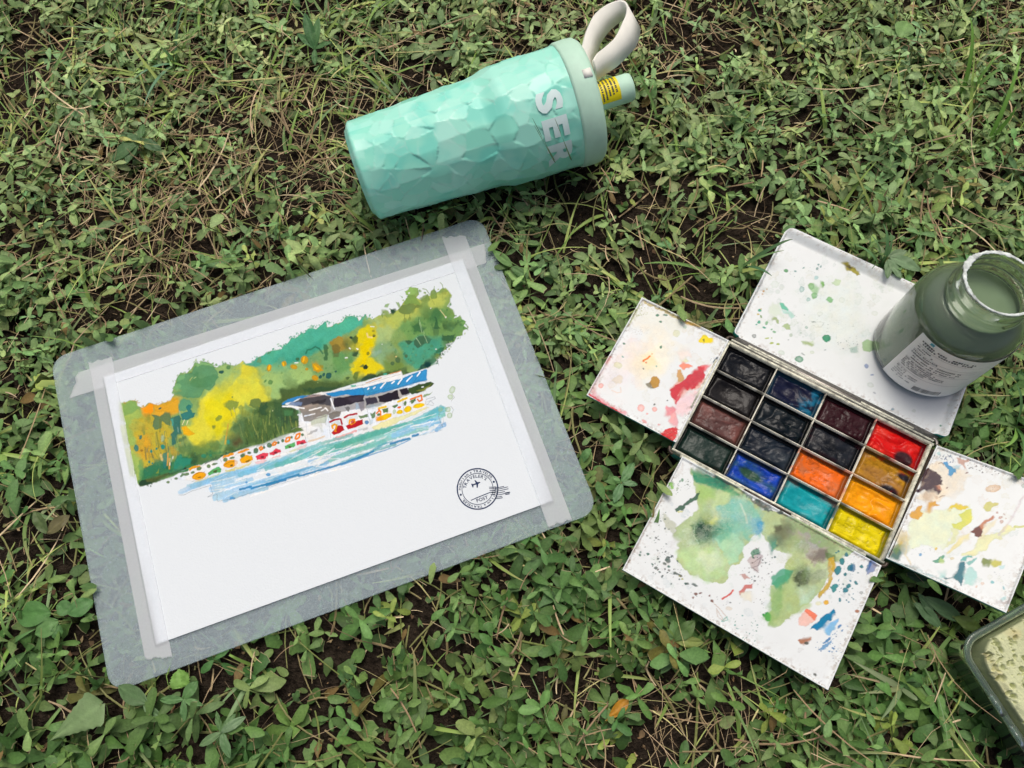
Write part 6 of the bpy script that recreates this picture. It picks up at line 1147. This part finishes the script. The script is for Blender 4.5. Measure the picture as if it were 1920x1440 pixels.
for nm, fn, mt, lb, ct in (('ground_cover', weeds, M_LEAF, 'carpet of small leafy green weeds covering the ground', 'ground cover'), ('grass', grass, M_GRASS, 'scattered green grass blades among the weeds', 'grass'),
                           ('dry_straw', straw, M_STRAW, 'dried tan straw and stalks lying between the plants', 'straw'), ('leaf_litter', litter, M_STRAW, 'brown crumbled leaf litter on the soil', 'leaf litter')):
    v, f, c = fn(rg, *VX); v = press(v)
    if nm == 'ground_cover':                   # leaves that lap over the edges of what lies on them
        Bs, Ys = [], []
        for (P4, nn, th4), cnt in zip(FOOT, (9, 0, 2, 2, 3, 3, 2)):
            c4 = P4.mean(0)
            for _ in range(cnt):
                k = int(rg.integers(0, 4)); t = rg.uniform(.08, .92); a4, b4 = P4[k], P4[(k+1) % 4]; e = a4*(1-t)+b4*t
                if cnt != 9 and np.dot(e-TC_, e-TC_) < np.dot(c4-TC_, c4-TC_): continue      # not along the hinges
                ed = unit((b4-a4)[:2]); nr = np.array([-ed[1], ed[0]]); nr = nr*np.sign(np.dot(c4[:2]-e[:2], nr)); Bs.append([*(e[:2]-nr*rg.uniform(.004, .008)), e[2]+.0004]); Ys.append(math.atan2(nr[1], nr[0])+rg.normal(0, .7))
        m = len(Bs); L = rg.uniform(.010, .015, m); lv_ = leaves(rg, np.array(Bs), np.array(Ys), rg.uniform(.35, .7, m), L, L*rg.uniform(.3, .42, m), rg.uniform(.2, .6, m), np.full(m, .1), rg.normal(0, .1, m), GREENS[rg.choice(6, m)]*rg.uniform(.8, 1.2, (m, 1)), np.where(rg.random(m) < .3, .8, 1.))
        v, f, c = stack([(v, f, c), lv_])
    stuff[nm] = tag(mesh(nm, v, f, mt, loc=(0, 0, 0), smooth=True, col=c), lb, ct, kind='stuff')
# the lawn goes on beyond the picture: patches sharing one mesh
r2 = np.random.default_rng(7); q = .4
for nm, fn, mt in (('ground_cover', weeds, M_LEAF), ('grass', grass, M_GRASS), ('dry_straw', straw, M_STRAW)):
    v, f, c = fn(r2, -q/2, q/2, -q/2, q/2, False); v[:, 2] = np.maximum(v[:, 2], .0005); first = None
    for ix in range(-5, 6):
        for iy, cy in enumerate((-1.20, -.80, -.40, .0, .38, .62, .86, 1.25, 1.64, 2.03)):
            mid_ = -.1 < cy < .7; cx = ix*q if not mid_ else np.sign(ix)*(.40+abs(ix)*q)
            if mid_ and ix == 0: continue
            if first is None: first = mesh('lawn_patch', v, f, mt, stuff[nm], smooth=True, col=c); o = first
            else: o = first.copy(); COL.objects.link(o); o.parent = stuff[nm]
            o['kind'] = 'stuff'; o.location = (cx, cy, 0); o.rotation_euler = (0, 0, 1.5708*((ix*3+iy) % 4))

# ------------------------------------------------------------------ single plants one can pick out
M_PLANT = mat('broad_leaf', attr=True, rough=.48, spec=.35, bump=(500, .0003), translucent=.2, vary=(300, .1))
def bigleaf(B, yaw, pitch, L, W, curl, fold, col, shape='oval', serr=0., roll=0., rows=17, cols=9, seed=0):
    t = np.linspace(0, 1, rows)
    w = {'oval': np.sin(np.pi*np.clip(t*.96+.03, 0, 1))**.75, 'spoon': np.sin(np.pi*t**1.5*.97+.03)**.8, 'arrow': np.clip((1-t)*1.25, 0, 1)*sstep(0, .12, t)+.05*(1-t), 'fan': np.sqrt(np.maximum(1-(t*1.15-.35)**2*1.9, 0.01))*(t > 0)+.05}[shape]
    w = w*(1+serr*np.where(np.arange(rows) % 2, 1, -1)*(t > .1))*W/2
    th = pitch-curl*t; ds = L/(rows-1); x = np.cumsum(np.cos(th)*ds)-ds; z = np.cumsum(np.sin(th)*ds)-ds*math.sin(pitch)
    s = np.linspace(-1, 1, cols); yy = w[:, None]*s; xx = x[:, None]-np.abs(s)*0.12*W*(shape == 'arrow'); zz = z[:, None]+np.abs(yy)*fold+yy*math.tan(roll)+.0007*(fbm(t[:, None]*5+s*0, s[None]*3+t[:, None]*0, seed)-.5)*3
    c, n = math.cos(yaw), math.sin(yaw); V = np.stack([B[0]+xx*c-yy*n, B[1]+xx*n+yy*c, B[2]+zz], -1).reshape(-1, 3)
    vein = np.exp(-np.abs(s)/.08)[None]*.2+.04*np.exp(-np.abs(((t[:, None]*6+np.abs(s)*1.6) % 1)-.5)/.08); C = np.asarray(col)[None, None]*(1+vein[..., None])*(1+.2*(fbm(t[:, None]*7+s*2, s[None]*6+t[:, None]*0, seed+3)-.5))[..., None]
    return V, gridf(cols, rows), C.reshape(-1, 3)
def stem(P, r, col, parent, name='stem'):
    v, f = tubev(P, r, 6); mesh(name, v, f, M_PLANT, parent, smooth=True, col=np.tile(col, (len(v), 1)))
def px_yaw(x0, y0, x1, y1, z): a, b = pt(x0, y0, z), pt(x1, y1, z); return math.atan2(b[1]-a[1], b[0]-a[0]), float(np.linalg.norm(b-a))
def plant(name, label, cx, cy, z, lv, cat='weed', group=None):
    """lv: (base px, tip px, width ratio, shape, colour, pitch, curl, serration)"""
    b0 = pt(cx, cy, z); g0 = np.array([b0[0], b0[1], float(soil_h(b0[0], b0[1]))]); t = thing(name, label, cat, g0, group)
    for k, (bx, by, tx, ty, wr, sh, cl, pi_, cu, se) in enumerate(lv):
        yw, L = px_yaw(bx, by, tx, ty, z); B = pt(bx, by, z); v, f, c = bigleaf(B, yw, pi_, L*1.05, L*wr, cu, .12, hx(cl), sh, se, 0, seed=int(cx+k*7)); v[:, 2] = np.maximum(v[:, 2], .001); mesh('leaf', v, f, M_PLANT, t, smooth=True, col=c)
        stem(np.array([g0+[0, 0, .0], (g0+B)/2+[0, 0, .002], B]), .0005, hx('7E8A54'), t)
    return t
ov = lambda bx, by, tx, ty, cl='5A7E50', wr=.36, pi_=.15, cu=.4, sh='oval', se=0.: (bx, by, tx, ty, wr, sh, cl, pi_, cu, se)
plant('toothed_weed', 'large pale green toothed leaf near the lower left corner of the picture', 185, 1325, .022, [ov(188, 1322, 92, 1390, '7E9A68', .62, .1, .2, 'arrow', .05)])
plant('plantain', 'round leaved plantain beside the left edge of the board', 120, 1165, .018, [ov(135, 1145, 106, 1135, '5F8A52', .9), ov(128, 1150, 172, 1128, '5C8A50', .75), ov(110, 1165, 66, 1188, '6A9458', .8), ov(95, 1150, 28, 1152, '5A8A4A', .7), ov(110, 1170, 105, 1200, '557E48', .8)])
plant('scalloped_weed', 'bright scalloped leaf poking out below the lower board edge', 338, 1272, .016, [ov(340, 1290, 335, 1256, '7DAA52', 1.05, .1, .2, 'fan', .09), ov(346, 1282, 352, 1262, '7AA650', .7, .1, .2, 'fan', .09)])
plant('rosette_weed', 'four leaved rosette just below the board, left of centre', 344, 1311, .020, [ov(344, 1311, 300, 1312, '68915A'), ov(344, 1311, 378, 1322, '6C955C'), ov(344, 1311, 345, 1352, '628A56'), ov(344, 1311, 368, 1278, '5F8850', .6)])
plant('rosette_weed', 'loose rosette of oblong leaves at the bottom, nearest the board', 415, 1373, .020, [ov(415, 1373, 374, 1398, '6E8C60'), ov(415, 1373, 440, 1340, '6A8C5C'), ov(415, 1373, 458, 1345, '7A9870'), ov(415, 1373, 430, 1420, '668A5C'), ov(415, 1373, 405, 1335, '5F8250', .3)])
plant('turning_leaf', 'yellow and red turning leaf at the bottom centre', 1138, 1345, .014, [ov(1136, 1352, 1176, 1312, 'C08A2C', .4, .25, .3, 'spoon')], 'leaf')
plant('rosette_weed', 'rosette of pointed leaves between the board and the left palette leaf', 1168, 905, .021, [ov(1166, 906, 1152, 941, '6A9264', .45), ov(1166, 904, 1188, 868, '6C9662', .42), ov(1166, 905, 1195, 908, '72966A', .4), ov(1164, 905, 1148, 893, '6E9A5C', .5)])
plant('rosette_weed', 'dark green five leaved rosette left of the tumbler', 262, 262, .018, [ov(262, 262, 210, 298, '54764A', .45), ov(262, 262, 225, 250, '5C7C52'), ov(262, 262, 268, 232, '557A48', .42), ov(262, 262, 300, 280, '4F7048', .45), ov(262, 262, 235, 305, '5A7A50')])
plant('rosette_weed', 'upright tuft of narrow leaves above the tumbler', 590, 92, .020, [ov(590, 92, 560, 70, '4E7A48', .32, .5, .5), ov(590, 92, 578, 42, '4A7646', .3, .6, .4), ov(590, 92, 604, 48, '5A8450', .3, .6, .4), ov(590, 92, 624, 84, '507A48', .32, .4, .4), ov(590, 92, 590, 120, '557C4C', .32)])
plant('rosette_weed', 'pale rosette above the right part of the palette lid', 1665, 482, .022, [ov(1665, 482, 1700, 470, '7E9672', .4), ov(1668, 482, 1726, 505, '7A9870', .42), ov(1665, 486, 1690, 520, '7C9A72', .42), ov(1660, 480, 1640, 455, '84986E', .4), ov(1664, 488, 1665, 520, '74906A', .4)])
plant('broad_weed', 'bright broad leaf near the top right corner', 1690, 62, .018, [ov(1688, 70, 1702, 40, '7FA662', .9), ov(1690, 64, 1715, 72, '78A05C', .6), ov(1672, 66, 1650, 48, '86AA66', .6)])
plant('rosette_weed', 'dusky rosette under the right palette leaf', 1720, 1110, .016, [ov(1700, 1075, 1738, 1088, '4A664A', .5), ov(1722, 1112, 1752, 1160, '4C6A48', .32), ov(1735, 1120, 1806, 1165, '567650', .36), ov(1715, 1130, 1765, 1175, '5A7A54', .4), ov(1790, 1158, 1840, 1180, '6A8242', .5)])
plant('rosette_weed', 'leafy sprig below the front palette leaf', 1265, 1200, .018, [ov(1265, 1200, 1300, 1165, '5C7A44', .55, .4), ov(1265, 1200, 1225, 1178, '5F7E4C'), ov(1268, 1203, 1318, 1205, '8A9A54', .4), ov(1262, 1205, 1262, 1240, '587A50', .42), ov(1280, 1240, 1330, 1232, '5A7C4C', .35), ov(1270, 1225, 1240, 1262, '567648', .35)])
plant('browning_weed', 'brown green leaf lapping over the left edge of the board', 92, 990, ZB+.006, [ov(88, 1000, 130, 968, '6E6A48', .55, .2, .3), ov(88, 1000, 70, 960, '5E7246', .45, .4, .4)])
plant('lapping_weed', 'green leaf lapping over the lower left board corner', 262, 1320, ZB+.004, [ov(276, 1318, 222, 1288, '5F7E52', .5, .1, .3), ov(270, 1322, 300, 1345, '66865A', .42)])
plant('lapping_weed', 'two small leaves touching the right edge of the board', 950, 490, ZB+.003, [ov(960, 500, 926, 472, '6A9250', .4, .2, .3), ov(958, 500, 990, 520, '628650', .4)])
# grass tufts standing over or beside the things
def tuft(label, cx, cy, z, bl_, group=None):
    b0 = pt(cx, cy, z); g0 = np.array([b0[0], b0[1], float(max(soil_h(b0[0], b0[1]), .0))]); t = thing('grass_tuft', label, 'grass', g0, group); rg_ = np.random.default_rng(int(cx*3+cy))
    for (x1, y1, z1, wd, cl) in bl_:
        a = np.array([b0[0], b0[1], z]); e = pt(x1, y1, z1); s_ = np.linspace(0, 1, 9); mid = (a+e)/2+[0, 0, abs(z1-z)*(.25 if z1 < .08 else .75)+.006]+rg_.normal(0, .002, 3)*[1, 1, 0]
        mid = pt((cx+x1)/2, (cy+y1)/2, .108) if z1 > .08 else mid; P = ((1-s_)**2)[:, None]*a+(2*s_*(1-s_))[:, None]*mid+(s_**2)[:, None]*e; T = np.gradient(P, axis=0); sd_ = np.cross(T, [0, 0, 1.]); sd_ /= np.linalg.norm(sd_, axis=1)[:, None]; w = wd/2*(1-.9*s_**2)*np.minimum(1, .5+s_*3)
        V = np.stack([P-sd_*w[:, None]+[0, 0, .0003], P, P+sd_*w[:, None]+[0, 0, .0003]], 1).reshape(-1, 3); C = np.tile(hx(cl), (27, 1)); C[1::3] *= 1.2
        mesh('blade', V, gridf(3, 9), M_GRASS, t, smooth=True, col=C)
    return t
tuft('two short blades standing in front of the tumbler base', 750, 402, .016, [(791, 330, .046, .0042, '6F9A62'), (740, 356, .034, .0026, '74A066'), (722, 404, .020, .0050, '6E8E68'), (772, 384, .03, .002, '7AA268')])
tuft('thin seed stalks leaning over the letters on the tumbler', 1050, 322, .014, [(998, 222, .104, .0011, '5E7A52'), (1002, 236, .102, .0010, '5E7A52')])
tuft('single thin stalk crossing the last letter on the tumbler', 1078, 318, .014, [(1040, 222, .104, .0011, '5E7A52')])
tuft('blades bending over the left corner of the palette lid', 1392, 500, .016, [(1486, 449, .036, .0030, '4F7248'), (1470, 470, .03, .0022, '6A8E56')])
tuft('small pointed blade on the left edge of the palette lid', 1398, 500, .016, [(1447, 518, .032, .0030, '4C7650')])
tuft('tall straight blades behind the palette lid', 1652, 506, .010, [(1656, 420, .040, .0036, '6E9A66'), (1600, 458, .030, .0028, '6C9662'), (1668, 436, .034, .0024, '78A06C'), (1630, 440, .03, .002, '80A672')])
tuft('long bright blades near the right edge, upper part', 1800, 190, .006, [(1818, 32, .050, .0040, '7FAE50'), (1892, 120, .030, .0032, '78A056'), (1870, 100, .035, .0026, '84B058'), (1770, 120, .03, .0026, '729A58'), (1855, 180, .02, .0026, '6C9658')])
tuft('bright blades at the right edge beyond the jar', 1850, 270, .006, [(1915, 90, .05, .0036, '86B856'), (1905, 200, .04, .0036, '80B052'), (1840, 215, .03, .0028, '78A85A'), (1880, 310, .02, .003, '74A05A')])
tuft('grass clump in the upper left corner', 330, 120, .006, [(345, 15, .04, .0034, '6E9670'), (300, 90, .03, .0030, '76A06C'), (400, 40, .03, .0026, '86A860'), (362, 60, .04, .0028, '80A85E'), (250, 150, .02, .003, '6E9A76'), (270, 200, .02, .0034, '6A9472')])
tuft('green blades with a brown stub between board and palette', 1222, 992, .012, [(1213, 945, .034, .0034, '6F9C58'), (1236, 955, .032, .003, '78A260'), (1200, 942, .04, .002, 'B09468'), (1228, 940, .036, .0016, 'B8A46C'), (1250, 975, .024, .0028, '6A9458')])
tuft('long blades at the right edge below the palette lid', 1905, 800, .008, [(1905, 720, .04, .0036, '6A9460'), (1860, 760, .02, .0022, '76985E'), (1800, 785, .018, .0024, '74945C'), (1912, 870, .03, .0036, '5F8A50'), (1880, 840, .02, .003, '84B058')])
tuft('pale cut stalks below the tip of the front palette leaf', 1690, 1290, .010, [(1600, 1240, .022, .0040, '8A9A72'), (1720, 1310, .02, .0036, '849870'), (1610, 1300, .016, .0030, '8E9A6C'), (1650, 1350, .018, .0034, '7C9468'), (1580, 1262, .02, .0016, 'A89A78')])
tuft('narrow blades at the left edge beside the board', 30, 1200, .008, [(65, 1180, .03, .0036, '6E9A5C'), (5, 1130, .02, .0026, '80A860'), (40, 1250, .02, .003, '76A052'), (2, 1260, .02, .0034, '86B052')])
